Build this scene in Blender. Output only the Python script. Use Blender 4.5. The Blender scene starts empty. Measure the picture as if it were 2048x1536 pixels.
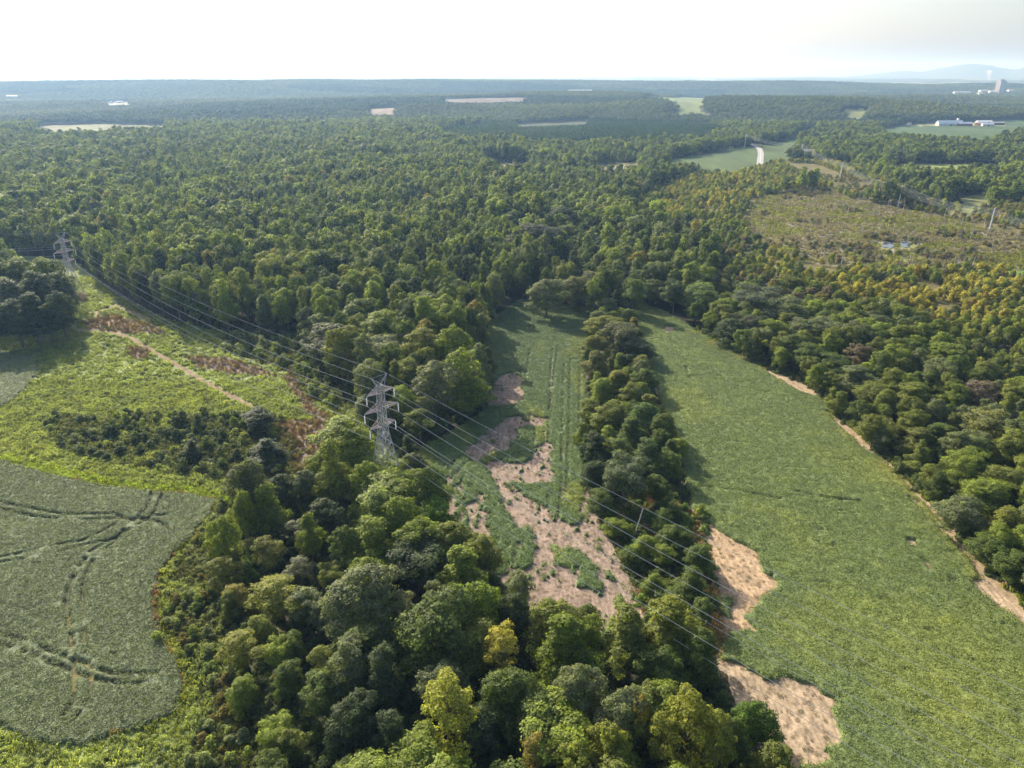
import bpy, math, random
import numpy as np
from mathutils import Vector, Matrix

# ------------------------------------------------------------------ camera, sky, sun, exposure
sc = bpy.context.scene
CAM_H, PITCH, FPX = 110.0, math.radians(23.02), 1447.0
cam = bpy.data.objects.new('camera', bpy.data.cameras.new('camera'))
sc.collection.objects.link(cam)
cam.location = (0, 0, CAM_H)
cam.rotation_euler = (math.pi / 2 - PITCH, 0, 0)
cam.data.sensor_width = 36.0
cam.data.lens = 36.0 * FPX / 2048.0
cam.data.clip_start = 1.0
cam.data.clip_end = 120000.0
sc.camera = cam
SUN_AZ, SUN_EL = math.radians(-34), math.radians(30)
SUNV = Vector((math.sin(SUN_AZ) * math.cos(SUN_EL), math.cos(SUN_AZ) * math.cos(SUN_EL), math.sin(SUN_EL)))
world = bpy.data.worlds.new('World'); sc.world = world; world.use_nodes = True
wn = world.node_tree; bg = wn.nodes['Background']
sky = wn.nodes.new('ShaderNodeTexSky'); sky.sky_type = 'NISHITA'; sky.sun_disc = False
sky.sun_elevation = SUN_EL; sky.sun_rotation = SUN_AZ
sky.air_density = 0.9; sky.dust_density = 3.5; sky.ozone_density = 1.0
wn.links.new(sky.outputs[0], bg.inputs[0]); bg.inputs[1].default_value = 0.12
sl = bpy.data.lights.new('sun', 'SUN'); sl.energy = 5.0; sl.angle = math.radians(0.5); sl.color = (1.0, 0.93, 0.80)
sun = bpy.data.objects.new('sun', sl); sc.collection.objects.link(sun)
sun.rotation_euler = SUNV.to_track_quat('Z', 'Y').to_euler()
sc.view_settings.view_transform = 'Standard'; sc.view_settings.look = 'None'
sc.view_settings.exposure = 0.93; sc.view_settings.gamma = 1.0
sc.cycles.max_bounces = 6; sc.cycles.diffuse_bounces = 3; sc.cycles.glossy_bounces = 2
sc.cycles.transmission_bounces = 3; sc.cycles.volume_bounces = 0; sc.cycles.transparent_max_bounces = 4
HAZE_DENSITY = 0.9e-4

rng = np.random.default_rng(11)
C = sc.collection

# ------------------------------------------------------------------ helpers: noise, terrain, photo point -> place on the land
def _hash(ix, iy, seed):
    h = (ix.astype(np.int64) * 374761393 + iy.astype(np.int64) * 668265263 + seed * 1274126177) & 0xffffffff
    h = ((h ^ (h >> 13)) * 1274126177) & 0xffffffff
    h = h ^ (h >> 16)
    return (h & 0xffff) / 65535.0
def vnoise(x, y, seed=0):
    x = np.asarray(x, float); y = np.asarray(y, float)
    ix = np.floor(x); iy = np.floor(y); fx = x - ix; fy = y - iy
    fx = fx * fx * (3 - 2 * fx); fy = fy * fy * (3 - 2 * fy)
    a = _hash(ix, iy, seed); b = _hash(ix + 1, iy, seed); c = _hash(ix, iy + 1, seed); d = _hash(ix + 1, iy + 1, seed)
    return (a + (b - a) * fx) * (1 - fy) + (c + (d - c) * fx) * fy
def fbm(x, y, octs=3, seed=0):
    s = 0.0; a = 1.0; t = 0.0
    for k in range(octs):
        s = s + a * vnoise(x * 2 ** k + 17.3 * k, y * 2 ** k - 9.1 * k, seed + k); t += a; a *= 0.5
    return s / t
def smooth(a, b, x):
    t = np.clip((x - a) / (b - a), 0, 1); return t * t * (3 - 2 * t)

HILLS = [(-1900, 4700, 2300, 700, 66), (-300, 5600, 2500, 700, 40), (900, 2350, 420, 330, 34), (250, 3000, 750, 330, 26),
         (2300, 5300, 2200, 600, 52), (3250, 4700, 700, 420, 34), (-900, 2500, 600, 300, 14), (1800, 3300, 700, 300, 16)]
def hgt(x, y):
    x = np.asarray(x, float); y = np.asarray(y, float)
    d = np.hypot(x, y)
    z = np.zeros_like(d)
    for cx, cy, sx, sy, h in HILLS:
        z = z + h * np.exp(-((x - cx) / sx) ** 2 - ((y - cy) / sy) ** 2)
    z = z + 58 * (fbm(x / 1400, y / 620, 3, 5) - 0.5) * smooth(1000, 2600, d)
    z = z + (48 + 44 * fbm(x / 3200, y / 1500, 3, 9)) * smooth(5500, 15000, d)
    return z * smooth(900, 1900, d)
cp, sp = math.cos(PITCH), math.sin(PITCH)
def ray(px, py):
    xc = (px - 1024) / FPX; yc = (768 - py) / FPX
    return np.array([xc, cp + yc * sp, -sp + yc * cp])
def at(px, py, h=0.0):
    """the place on the land (or h metres above it) that the photograph shows at px, py"""
    d = ray(px, py)
    t = (h - CAM_H) / d[2] if d[2] < -1e-4 else 30000.0
    hy = math.hypot(d[0] * t, d[1] * t)
    if hy > 880 or t < 0:
        ts = np.geomspace(700, 30000, 1500)
        zz = CAM_H + d[2] * ts - hgt(d[0] * ts, d[1] * ts) - h
        k = np.argmax(zz < 0) if (zz < 0).any() else len(ts) - 1
        t = ts[k]
    return (float(d[0] * t), float(d[1] * t))
def proj(x, y, z):
    zc = y * cp + (CAM_H - z) * sp
    up = y * sp - (CAM_H - z) * cp
    return 1024 + FPX * x / zc, 768 - FPX * up / zc, zc
def P(pts, h=0.0):
    return np.array([at(a, b, h) for a, b in pts])
def inside(poly, X, Y):
    X = np.asarray(X, float); Y = np.asarray(Y, float)
    out = np.zeros(X.shape, bool)
    bx = (X > poly[:, 0].min()) & (X < poly[:, 0].max()) & (Y > poly[:, 1].min()) & (Y < poly[:, 1].max())
    if not bx.any(): return out
    x = X[bx]; y = Y[bx]; r = np.zeros(x.shape, bool)
    n = len(poly); j = n - 1
    for i in range(n):
        xi, yi = poly[i]; xj, yj = poly[j]
        if yi != yj:
            r ^= ((yi > y) != (yj > y)) & (x < (xj - xi) * (y - yi) / (yj - yi) + xi)
        j = i
    out[bx] = r
    return out
def dline(line, X, Y, lim=8.0):
    """distance to a polyline (lim where farther)"""
    D = np.full(np.shape(X), lim, float)
    for (ax, ay), (bx, by) in zip(line[:-1], line[1:]):
        m = (X > min(ax, bx) - lim) & (X < max(ax, bx) + lim) & (Y > min(ay, by) - lim) & (Y < max(ay, by) + lim)
        if not m.any(): continue
        x = X[m]; y = Y[m]; L = (bx - ax) ** 2 + (by - ay) ** 2 + 1e-9
        t = np.clip(((x - ax) * (bx - ax) + (y - ay) * (by - ay)) / L, 0, 1)
        D[m] = np.minimum(D[m], np.hypot(x - ax - t * (bx - ax), y - ay - t * (by - ay)))
    return D

# ------------------------------------------------------------------ helpers: meshes, materials, tags
def tag(o, label=None, cat=None, group=None, kind=None):
    if label: o['label'] = label
    if cat: o['category'] = cat
    if group: o['group'] = group
    if kind: o['kind'] = kind
    return o
def npmesh(name, V, F, mats, mi=None, nrm=None, col=None, smoothf=False):
    """mesh from numpy arrays; F is (n,4) quads or (n,3) triangles"""
    V = np.asarray(V, np.float32); F = np.asarray(F, np.int32)
    me = bpy.data.meshes.new(name); k = F.shape[1]
    me.vertices.add(len(V)); me.vertices.foreach_set('co', V.ravel())
    me.loops.add(F.size); me.loops.foreach_set('vertex_index', F.ravel())
    me.polygons.add(len(F)); me.polygons.foreach_set('loop_start', np.arange(0, F.size, k, dtype=np.int32))
    try: me.polygons.foreach_set('loop_total', np.full(len(F), k, np.int32))
    except Exception: pass
    for m in (mats if isinstance(mats, (list, tuple)) else [mats]): me.materials.append(m)
    if mi is not None: me.polygons.foreach_set('material_index', np.asarray(mi, np.int32))
    me.polygons.foreach_set('use_smooth', np.full(len(F), bool(smoothf or nrm is not None)))
    if col is not None:
        a = me.attributes.new('col', 'FLOAT_COLOR', 'POINT')
        c4 = np.ones((len(V), 4), np.float32); c4[:, :3] = col; a.data.foreach_set('color', c4.ravel())
    me.update(calc_edges=True)
    if nrm is not None: me.normals_split_custom_set_from_vertices(np.asarray(nrm, float))
    return me
def link(name, me, parent=None, loc=None):
    o = bpy.data.objects.new(name, me); C.objects.link(o)
    if parent is not None: o.parent = parent
    if loc is not None: o.location = loc
    return o
def empty(name, loc, rz=0.0, scale=None):
    o = bpy.data.objects.new(name, None); C.objects.link(o); o.location = loc; o.rotation_euler = (0, 0, rz)
    o.empty_display_size = 1.0
    if scale is not None: o.scale = scale
    return o
class MB:
    """collects boxes, bars and tubes into one mesh"""
    def __init__(s): s.v = []; s.f = []; s.n = 0
    def add(s, V, F):
        s.v.append(np.asarray(V, float)); s.f.append(np.asarray(F, int) + s.n); s.n += len(V)
    def bar(s, a, b, w, w2=None, sides=4):
        a = Vector(a); b = Vector(b); d = (b - a)
        if d.length < 1e-6: return
        z = d.normalized(); x = z.orthogonal().normalized(); y = z.cross(x); w2 = w if w2 is None else w2
        V = []
        for c, r in ((a, w), (b, w2)):
            for k in range(sides):
                t = 2 * math.pi * (k + .5) / sides
                V.append(c + x * (r * math.cos(t)) + y * (r * math.sin(t)))
        F = [(k, (k + 1) % sides, sides + (k + 1) % sides, sides + k) for k in range(sides)]
        if sides == 4: F += [(3, 2, 1, 0), (4, 5, 6, 7)]
        s.add([tuple(p) for p in V], F)
    def box(s, x0, x1, y0, y1, z0, z1):
        V = [(x, y, z) for z in (z0, z1) for x, y in ((x0, y0), (x1, y0), (x1, y1), (x0, y1))]
        s.add(V, [(3, 2, 1, 0), (4, 5, 6, 7), (0, 1, 5, 4), (1, 2, 6, 5), (2, 3, 7, 6), (3, 0, 4, 7)])
    def mesh(s, name, mat, smoothf=False): return npmesh(name, np.concatenate(s.v), np.concatenate(s.f), mat, smoothf=smoothf)
    def build(s, name, mat, parent=None, loc=None, smoothf=False): return link(name, s.mesh(name, mat, smoothf), parent, loc)

def new_mat(name):
    m = bpy.data.materials.new(name); m.use_nodes = True; nt = m.node_tree
    return m, nt, nt.nodes['Principled BSDF'], nt.nodes['Material Output']
def N(nt, t, **kw):
    n = nt.nodes.new(t)
    for k, v in kw.items(): setattr(n, k, v)
    return n
def mat_plain(name, col, rough=0.7, noise=0.25, scale=2.0, metal=0.0, spec=0.4):
    m, nt, b, out = new_mat(name)
    tc = N(nt, 'ShaderNodeTexCoord'); nz = N(nt, 'ShaderNodeTexNoise'); nz.inputs['Scale'].default_value = scale; nz.inputs['Detail'].default_value = 5
    mr = N(nt, 'ShaderNodeMapRange'); mr.inputs[3].default_value = 1 - noise; mr.inputs[4].default_value = 1 + noise
    vm = N(nt, 'ShaderNodeVectorMath', operation='SCALE'); vm.inputs[0].default_value = col
    nt.links.new(tc.outputs['Object'], nz.inputs['Vector']); nt.links.new(nz.outputs[0], mr.inputs[0])
    nt.links.new(mr.outputs[0], vm.inputs['Scale']); nt.links.new(vm.outputs[0], b.inputs['Base Color'])
    b.inputs['Roughness'].default_value = rough; b.inputs['Metallic'].default_value = metal; b.inputs['Specular IOR Level'].default_value = spec
    return m
def mat_leaf(name, transl=0.35, var=0.35, rough=0.6, spec=0.16, use_col=False, gain=1.0):
    """foliage: per-plant tint x per-leaf variation, thin leaves let light through"""
    m, nt, b, out = new_mat(name)
    at_ = N(nt, 'ShaderNodeAttribute'); at_.attribute_type = 'INSTANCER'; at_.attribute_name = 'tint'
    geo = N(nt, 'ShaderNodeNewGeometry')
    mr = N(nt, 'ShaderNodeMapRange'); mr.inputs[3].default_value = gain * (1 - var); mr.inputs[4].default_value = gain * (1 + var)
    nt.links.new(geo.outputs['Random Per Island'], mr.inputs[0])
    vm = N(nt, 'ShaderNodeVectorMath', operation='SCALE')
    src = at_.outputs['Color']
    if use_col:
        ac = N(nt, 'ShaderNodeAttribute'); ac.attribute_type = 'GEOMETRY'; ac.attribute_name = 'col'
        mm = N(nt, 'ShaderNodeVectorMath', operation='MULTIPLY')
        nt.links.new(src, mm.inputs[0]); nt.links.new(ac.outputs['Color'], mm.inputs[1]); src = mm.outputs[0]
    nt.links.new(src, vm.inputs[0]); nt.links.new(mr.outputs[0], vm.inputs['Scale'])
    # clumps inside one crown differ in hue: young leaves yellower
    tc = N(nt, 'ShaderNodeTexCoord'); nz = N(nt, 'ShaderNodeTexNoise'); nz.inputs['Scale'].default_value = 0.45; nz.inputs['Detail'].default_value = 3
    oi = N(nt, 'ShaderNodeObjectInfo'); ad = N(nt, 'ShaderNodeVectorMath', operation='ADD')
    sc_ = N(nt, 'ShaderNodeVectorMath', operation='SCALE'); sc_.inputs[0].default_value = (37, 51, 23)
    nt.links.new(oi.outputs['Random'], sc_.inputs['Scale']); nt.links.new(tc.outputs['Object'], ad.inputs[0]); nt.links.new(sc_.outputs[0], ad.inputs[1])
    nt.links.new(ad.outputs[0], nz.inputs['Vector'])
    ramp = N(nt, 'ShaderNodeMapRange'); ramp.inputs[1].default_value = 0.42; ramp.inputs[2].default_value = 0.68
    nt.links.new(nz.outputs[0], ramp.inputs[0])
    mx = N(nt, 'ShaderNodeMix', data_type='RGBA', blend_type='MULTIPLY')
    mx.inputs[7].default_value = (1.42, 1.42, 0.85, 1)
    nt.links.new(ramp.outputs[0], mx.inputs[0]); nt.links.new(vm.outputs[0], mx.inputs[6])
    nt.links.new(mx.outputs[2], b.inputs['Base Color'])
    b.inputs['Roughness'].default_value = rough; b.inputs['Specular IOR Level'].default_value = spec
    if transl > 0:
        tr = N(nt, 'ShaderNodeBsdfTranslucent'); gm = N(nt, 'ShaderNodeVectorMath', operation='MULTIPLY'); gm.inputs[1].default_value = (1.5, 1.5, 0.7)
        nt.links.new(mx.outputs[2], gm.inputs[0]); nt.links.new(gm.outputs[0], tr.inputs[0])
        ms = N(nt, 'ShaderNodeMixShader'); ms.inputs[0].default_value = transl
        nt.links.new(b.outputs[0], ms.inputs[1]); nt.links.new(tr.outputs[0], ms.inputs[2]); nt.links.new(ms.outputs[0], out.inputs[0])
    return m
def mat_land(name, fine=1.6, bump=0.25, var=0.28, stretch=(1, 1, 1), rough=0.95):
    """soil / turf: vertex albedo x fine procedural mottling, with bump"""
    m, nt, b, out = new_mat(name)
    at_ = N(nt, 'ShaderNodeAttribute'); at_.attribute_name = 'col'
    tc = N(nt, 'ShaderNodeTexCoord'); mp = N(nt, 'ShaderNodeMapping'); mp.inputs['Scale'].default_value = stretch
    nz = N(nt, 'ShaderNodeTexNoise'); nz.inputs['Scale'].default_value = fine; nz.inputs['Detail'].default_value = 6; nz.inputs['Roughness'].default_value = 0.65
    mr = N(nt, 'ShaderNodeMapRange'); mr.inputs[1].default_value = 0.3; mr.inputs[2].default_value = 0.7
    mr.inputs[3].default_value = 1 - var; mr.inputs[4].default_value = 1 + var
    vm = N(nt, 'ShaderNodeVectorMath', operation='SCALE')
    nt.links.new(tc.outputs['Object'], mp.inputs[0]); nt.links.new(mp.outputs[0], nz.inputs['Vector']); nt.links.new(nz.outputs[0], mr.inputs[0])
    nt.links.new(at_.outputs['Color'], vm.inputs[0]); nt.links.new(mr.outputs[0], vm.inputs['Scale']); nt.links.new(vm.outputs[0], b.inputs['Base Color'])
    bp = N(nt, 'ShaderNodeBump'); bp.inputs['Strength'].default_value = bump; bp.inputs['Distance'].default_value = 0.5
    nt.links.new(nz.outputs[0], bp.inputs['Height']); nt.links.new(bp.outputs[0], b.inputs['Normal'])
    b.inputs['Roughness'].default_value = rough; b.inputs['Specular IOR Level'].default_value = 0.15
    return m

M_LEAF = mat_leaf('leaves', 0.42, 0.50, gain=1.12)
M_LEAF_FAR = mat_leaf('leaves_far', 0.30, 0.22, rough=.85, spec=.08, use_col=True, gain=1.2)
M_CROP = mat_leaf('bean_leaves', 0.25, 0.25, rough=0.6, spec=0.2)
M_GRASS = mat_leaf('grass_blades', 0.5, 0.35, rough=0.6, spec=0.2)
M_BARK = mat_plain('bark', (0.16, 0.13, 0.10), 0.9, 0.35, 1.5)
M_LAND = mat_land('soil_and_turf')
M_CROPBASE = mat_land('bean_canopy', 1.9, 0.5, 0.35, rough=0.8)
M_STEEL = mat_plain('galvanised_steel', (0.46, 0.45, 0.45), 0.5, 0.12, 0.4, 0.1)
M_STEEL_RUST = mat_plain('rust_tinged_steel', (0.58, 0.49, 0.45), 0.55, 0.2, 0.4, 0.1)
M_PORCELAIN = mat_plain('insulator_porcelain', (0.72, 0.72, 0.72), 0.3, 0.08, 4)
M_WIRE = mat_plain('aluminium_wire', (0.55, 0.55, 0.55), 0.45, 0.05, 0.1, 0.3)
M_WOOD = mat_plain('weathered_wood', (0.45, 0.42, 0.38), 0.85, 0.2, 3)

# ------------------------------------------------------------------ what grows where (regions traced on the land)
R_POLY = P([(1262, 598), (1330, 625), (1400, 668), (1470, 708), (1560, 748), (1640, 792), (1668, 832), (1722, 880), (1790, 938), (1850, 1000), (1905, 1060),
            (1960, 1128), (2048, 1214), (2180, 1320), (2420, 1560), (2420, 1900), (1640, 1900), (1560, 1600), (1490, 1440), (1440, 1330), (1420, 1200),
            (1398, 1055), (1372, 960), (1350, 880), (1318, 790), (1288, 700)])
R_BARE = [P([(1380, 1040), (1426, 1051), (1480, 1087), (1518, 1106), (1529, 1145), (1552, 1160), (1552, 1179), (1522, 1198), (1518, 1213), (1491, 1232),
             (1514, 1263), (1457, 1267), (1446, 1290), (1445, 1316), (1487, 1331), (1533, 1362), (1575, 1356), (1617, 1370), (1682, 1404), (1667, 1419),
             (1686, 1480), (1651, 1499), (1663, 1526), (1600, 1536), (1590, 1640), (1500, 1640), (1420, 1350), (1380, 1200)]),
          P([(1327, 652), (1348, 653), (1352, 664), (1336, 668), (1324, 662)]),
          P([(1811, 1076), (1829, 1079), (1830, 1096), (1817, 1092)]), P([(1840, 1116), (1862, 1128), (1877, 1150), (1862, 1144)]),
          P([(1893, 1153), (1912, 1160), (1920, 1168), (1900, 1168)]),
          P([(1860, 1044), (1903, 1064), (1976, 1150), (2060, 1222), (2060, 1262), (2010, 1225), (1960, 1190), (1935, 1160), (1960, 1160), (1930, 1110), (1890, 1072)]),
          P([(1650, 822), (1674, 826), (1722, 878), (1756, 908), (1738, 910), (1690, 868)]),
          P([(1490, 715), (1570, 742), (1648, 788), (1652, 800), (1600, 786), (1540, 750)]), P([(1815, 995), (1835, 1003), (1842, 1016), (1822, 1006)])]
R_BARE_COL = [(0.50, 0.36, 0.22)] + [(0.44, 0.33, 0.23)] * 8
R_GREENISLE = P([(1440, 1195), (1462, 1200), (1458, 1235), (1436, 1225)])
M_POLY = P([(1040, 600), (1110, 608), (1178, 618), (1172, 700), (1176, 780), (1160, 880), (1166, 960), (1190, 1020), (1230, 1100), (1270, 1180), (1296, 1225), (1270, 1290),
            (1180, 1290), (1090, 1240), (1030, 1200), (985, 1140), (935, 1070), (880, 1020), (835, 980), (822, 940), (835, 900), (880, 880), (930, 850), (975, 820), (985, 770),
            (975, 720), (965, 680), (985, 640)])
M_BARE = [P([(1000, 752), (1038, 745), (1046, 800), (1005, 812), (975, 812), (978, 775)]),
          P([(1010, 838), (1060, 832), (1090, 838), (1085, 851), (1030, 855), (1030, 878), (1012, 900), (985, 905), (955, 925), (930, 905), (975, 868)]),
          P([(1091, 885), (1111, 888), (1094, 922), (1101, 960), (1060, 967), (1022, 960), (1026, 984), (1077, 1008), (1122, 1046), (1143, 1053), (1188, 1049), (1211, 1091),
             (1215, 1122), (1234, 1148), (1240, 1190), (1215, 1200), (1205, 1160), (1190, 1130), (1162, 1099), (1104, 1091), (1097, 1133), (1139, 1141), (1150, 1175),
             (1200, 1192), (1240, 1230), (1188, 1262), (1143, 1245), (1066, 1236), (1032, 1187), (1005, 1148), (1066, 1133), (1074, 1103), (1081, 1068), (1043, 1057),
             (1017, 1026), (992, 960), (972, 926), (1012, 926), (1053, 930)]),
          P([(880, 1005), (903, 1002), (917, 1035), (905, 1060), (893, 1040)]), P([(930, 1015), (950, 1010), (975, 1062), (992, 1112), (980, 1120), (955, 1075)]),
          P([(1170, 985), (1190, 1000), (1216, 1040), (1234, 1090), (1254, 1138), (1276, 1190), (1300, 1235), (1262, 1235), (1246, 1180), (1226, 1120), (1210, 1080), (1192, 1040), (1165, 1025)]),
          P([(1165, 700), (1182, 700), (1186, 880), (1178, 880), (1178, 790)]), P([(960, 985), (968, 1000), (960, 1010), (950, 990)])]
L_POLY = P([(-420, 860), (-200, 905), (0, 925), (100, 952), (200, 976), (300, 985), (380, 992), (435, 1004), (402, 1050), (342, 1110), (312, 1160), (300, 1215), (312, 1262), (345, 1312),
            (368, 1375), (345, 1425), (285, 1455), (230, 1470), (175, 1488), (110, 1490), (50, 1475), (0, 1450), (-200, 1400), (-500, 1300)])
L_BARE = [P([(270, 1458), (292, 1458), (296, 1470), (275, 1472)])]
L2_POLY = P([(-400, 700), (0, 704), (60, 716), (78, 738), (60, 770), (28, 800), (-60, 850), (-400, 830)])
MEAD = P([(-700, 506), (60, 512), (150, 522), (235, 590), (335, 640), (450, 664), (600, 676), (690, 780), (740, 860), (812, 925), (822, 990), (640, 1010), (590, 985), (540, 985), (500, 1010), (470, 1060),
          (440, 1110), (420, 1180), (450, 1260), (470, 1330), (520, 1430), (560, 1700), (-700, 1700), (-900, 900)])
CLUMP = P([(-900, 560), (0, 560), (70, 575), (112, 600), (128, 652), (60, 660), (-300, 668), (-900, 700)])
THICK = P([(80, 835), (300, 828), (470, 835), (560, 830), (600, 905), (575, 975), (480, 960), (400, 955), (250, 930), (120, 900)])      # hedge of brush across the meadow
THICK2 = P([(435, 1010), (560, 985), (600, 1010), (560, 1100), (560, 1330), (640, 1400), (640, 1700), (330, 1700), (420, 1400), (400, 1330), (330, 1290), (325, 1200), (350, 1130), (410, 1060)])
THICK3 = P([(450, 670), (620, 678), (700, 790), (690, 850), (620, 790), (560, 735), (500, 720), (445, 700)])
HB = P([(1185, 1006), (1300, 985), (1398, 1030), (1422, 1150), (1455, 1310), (1330, 1310), (1288, 1228), (1246, 1130), (1222, 1085)])  # brushy end of the hedgerow
BRUSH = [P([(530, 850), (600, 840), (650, 850), (660, 900), (640, 960), (600, 965), (560, 900)]), P([(165, 645), (225, 630), (262, 640), (310, 652), (330, 668), (250, 668), (180, 660)]),
         P([(580, 740), (620, 800), (665, 845), (640, 850), (595, 800), (570, 755)]), P([(370, 715), (450, 716), (520, 735), (560, 756), (470, 748), (400, 738)]),
         P([(140, 584), (175, 588), (172, 605), (142, 606)]), P([(250, 695), (300, 700), (296, 720), (262, 716)])]
TRACK = P([(100, 654), (170, 660), (235, 668), (262, 676), (300, 700), (345, 725), (395, 756), (445, 782), (500, 812), (540, 832), (590, 862), (632, 895), (650, 940)])
TRACK3 = P([(1480, 706), (1560, 744), (1642, 790), (1672, 832), (1724, 882), (1790, 940), (1850, 1003), (1905, 1064), (1960, 1132), (2048, 1220), (2160, 1320)])
TRACK2 = P([(236, 668), (190, 625), (232, 612), (300, 640)])
SWAMP = P([(1500, 402), (1570, 384), (1650, 376), (1700, 398), (1790, 414), (1900, 436), (2048, 474), (2300, 540), (2300, 600), (2048, 540), (1900, 552), (1750, 544), (1610, 526), (1530, 500), (1480, 452)])
SWAMP2 = P([(1960, 536), (2060, 542), (2200, 560), (2048, 558), (1975, 552)])
CLEAR = {  # fields and clearings in the distance: (back edge on the ground) + (front edge as seen over the tree tops)
    'a': np.concatenate([P([(84, 251), (200, 248), (335, 251)]), P([(330, 262), (200, 268), (60, 270)], 15)]),
    'b': np.concatenate([P([(735, 218), (792, 215)]), P([(788, 229), (742, 229)], 15)]),
    'c': np.concatenate([P([(872, 199.5), (960, 196.5), (1052, 195.5)]), P([(1050, 202), (960, 205), (900, 205)], 15)]),
    'd': np.concatenate([P([(1285, 200), (1360, 194), (1448, 192)]), P([(1402, 212), (1440, 228), (1330, 224), (1360, 212)], 14)]),
    'e': np.concatenate([P([(1688, 221), (1732, 218)]), P([(1733, 235), (1696, 236)], 14)]),
    'f': np.concatenate([P([(1742, 262), (1800, 252), (1850, 247), (1960, 243), (2048, 240), (2300, 234)]), P([(2300, 262), (2048, 258), (1965, 286), (1860, 276), (1770, 268)], 12)]),
    'g': np.concatenate([P([(1340, 318), (1400, 309), (1466, 296), (1510, 292), (1588, 277), (1602, 262), (1636, 250), (1632, 272), (1600, 284)]), P([(1588, 304), (1560, 312), (1470, 336), (1400, 334), (1330, 336)], 9)]),
    'h': np.concatenate([P([(958, 327), (1000, 325), (1062, 326)]), P([(1055, 344), (1010, 342), (975, 338)], 12)]),
    'i': np.concatenate([P([(1188, 330), (1280, 325)]), P([(1280, 338), (1200, 342)], 12)]),
    'j': np.concatenate([P([(1782, 331), (1860, 327), (1990, 327), (2003, 340)]), P([(1998, 346), (1955, 341), (1880, 341), (1790, 338)], 12)]),
    'k': np.concatenate([P([(1903, 393), (1950, 388), (1990, 390)]), P([(1958, 404), (1930, 409), (1925, 402)], 12)]),
    'l': P([(1586, 315), (1625, 316), (1642, 321), (1600, 322)]),
    'm': np.concatenate([P([(212, 205), (262, 203)]), P([(262, 210), (215, 210)], 14)]),
    'n': np.concatenate([P([(1030, 248), (1175, 243)]), P([(1175, 246.5), (1030, 250.5)], 14)]),
}
CLEAR_COL = {'a': (0.13, 0.14, 0.06), 'b': (0.19, 0.15, 0.115), 'c': (0.14, 0.115, 0.09), 'd': (0.16, 0.20, 0.07), 'e': (0.20, 0.22, 0.08), 'f': (0.075, 0.12, 0.045),
             'g': (0.085, 0.125, 0.04), 'h': (0.33, 0.27, 0.18), 'i': (0.28, 0.26, 0.14), 'j': (0.20, 0.24, 0.07), 'k': (0.22, 0.24, 0.09), 'l': (0.36, 0.28, 0.2),
             'm': (0.2, 0.19, 0.14), 'n': (0.07, 0.085, 0.045)}
YARD = P([(1830, 250), (1880, 246), (2010, 247), (2010, 252), (1840, 252)])
PINES = P([(870, 296), (900, 262), (1010, 248), (1200, 244), (1420, 250), (1460, 268), (1400, 292), (1150, 300)])
YOUNG = [P([(1490, 505), (1620, 520), (1760, 536), (1960, 545), (2500, 640), (2600, 1100), (2200, 900), (2048, 800), (1900, 700), (1780, 640), (1650, 590), (1560, 560), (1440, 540)]),
         P([(1240, 420), (1340, 370), (1440, 335), (1560, 322), (1700, 330), (1790, 380), (1850, 410), (1700, 400), (1640, 376), (1560, 384), (1500, 402), (1500, 446), (1540, 486), (1460, 480), (1340, 470)]),
         P([(1850, 400), (2048, 452), (2300, 500), (2300, 545), (2048, 478), (1900, 440)])]
WHEEL_L = [P([(a / 2.621, 950 + b / 2.621) for a, b in l]) for l in (
    [(800, 95), (770, 180), (710, 240), (660, 290), (600, 340), (480, 410), (400, 510), (365, 600), (350, 660), (360, 760), (380, 900), (385, 1000), (390, 1100), (385, 1200), (330, 1280)],
    [(855, 95), (820, 190), (780, 240), (680, 295), (600, 360), (480, 470), (440, 560), (430, 680), (440, 800), (450, 920), (480, 1030), (475, 1180), (400, 1285)],
    [(-200, 120), (0, 150), (200, 190), (330, 215), (480, 215), (600, 210), (660, 240), (830, 250), (880, 290)],
    [(-200, 150), (0, 185), (200, 230), (400, 245), (550, 240), (700, 240), (880, 215)],
    [(-200, 480), (0, 440), (150, 415), (300, 375), (440, 355), (600, 270)], [(-200, 510), (0, 470), (200, 435), (400, 390), (600, 340)],
    [(-200, 780), (0, 840), (100, 870), (250, 925), (380, 975), (480, 1010), (570, 1050), (700, 1055), (830, 1050)],
    [(-200, 830), (0, 890), (200, 965), (320, 1015), (430, 1060), (560, 1095), (740, 1105), (820, 1105)])]
WHEEL_M = [P(l) for l in ([(1088, 848), (1086, 908)], [(1069, 850), (1067, 912)], [(1128, 730), (1124, 830), (1123, 960), (1114, 1060)], [(1105, 700), (1100, 760), (1096, 880)],
                          [(1116, 692), (1108, 745), (1100, 830)], [(893, 962), (897, 938), (912, 920), (945, 905)], [(910, 964), (915, 945), (930, 928), (955, 915)],
                          [(1140, 720), (1138, 830), (1132, 1000)], [(1060, 1010), (1090, 1050), (1130, 1060)], [(1068, 1100), (1104, 1160)], [(1090, 1092), (1130, 1160)],
                          [(895, 965), (930, 1040), (980, 1110)], [(1060, 700), (1050, 760)], [(1160, 700), (1158, 860)])]
WHEEL_R = [P(l) for l in ([(1400, 975), (1480, 985), (1560, 1000)], [(1590, 985), (1650, 998), (1720, 1005)], [(1370, 735), (1380, 760)])]
POWER_ROW = P([(1600, 330), (1700, 372), (1800, 408), (1900, 440), (2048, 478), (2300, 545)])
ROADLINE = [at(*p) for p in ((1518, 345), (1521, 316), (1522, 308), (1519, 298), (1508, 291), (1500, 288), (1470, 284))]

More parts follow.
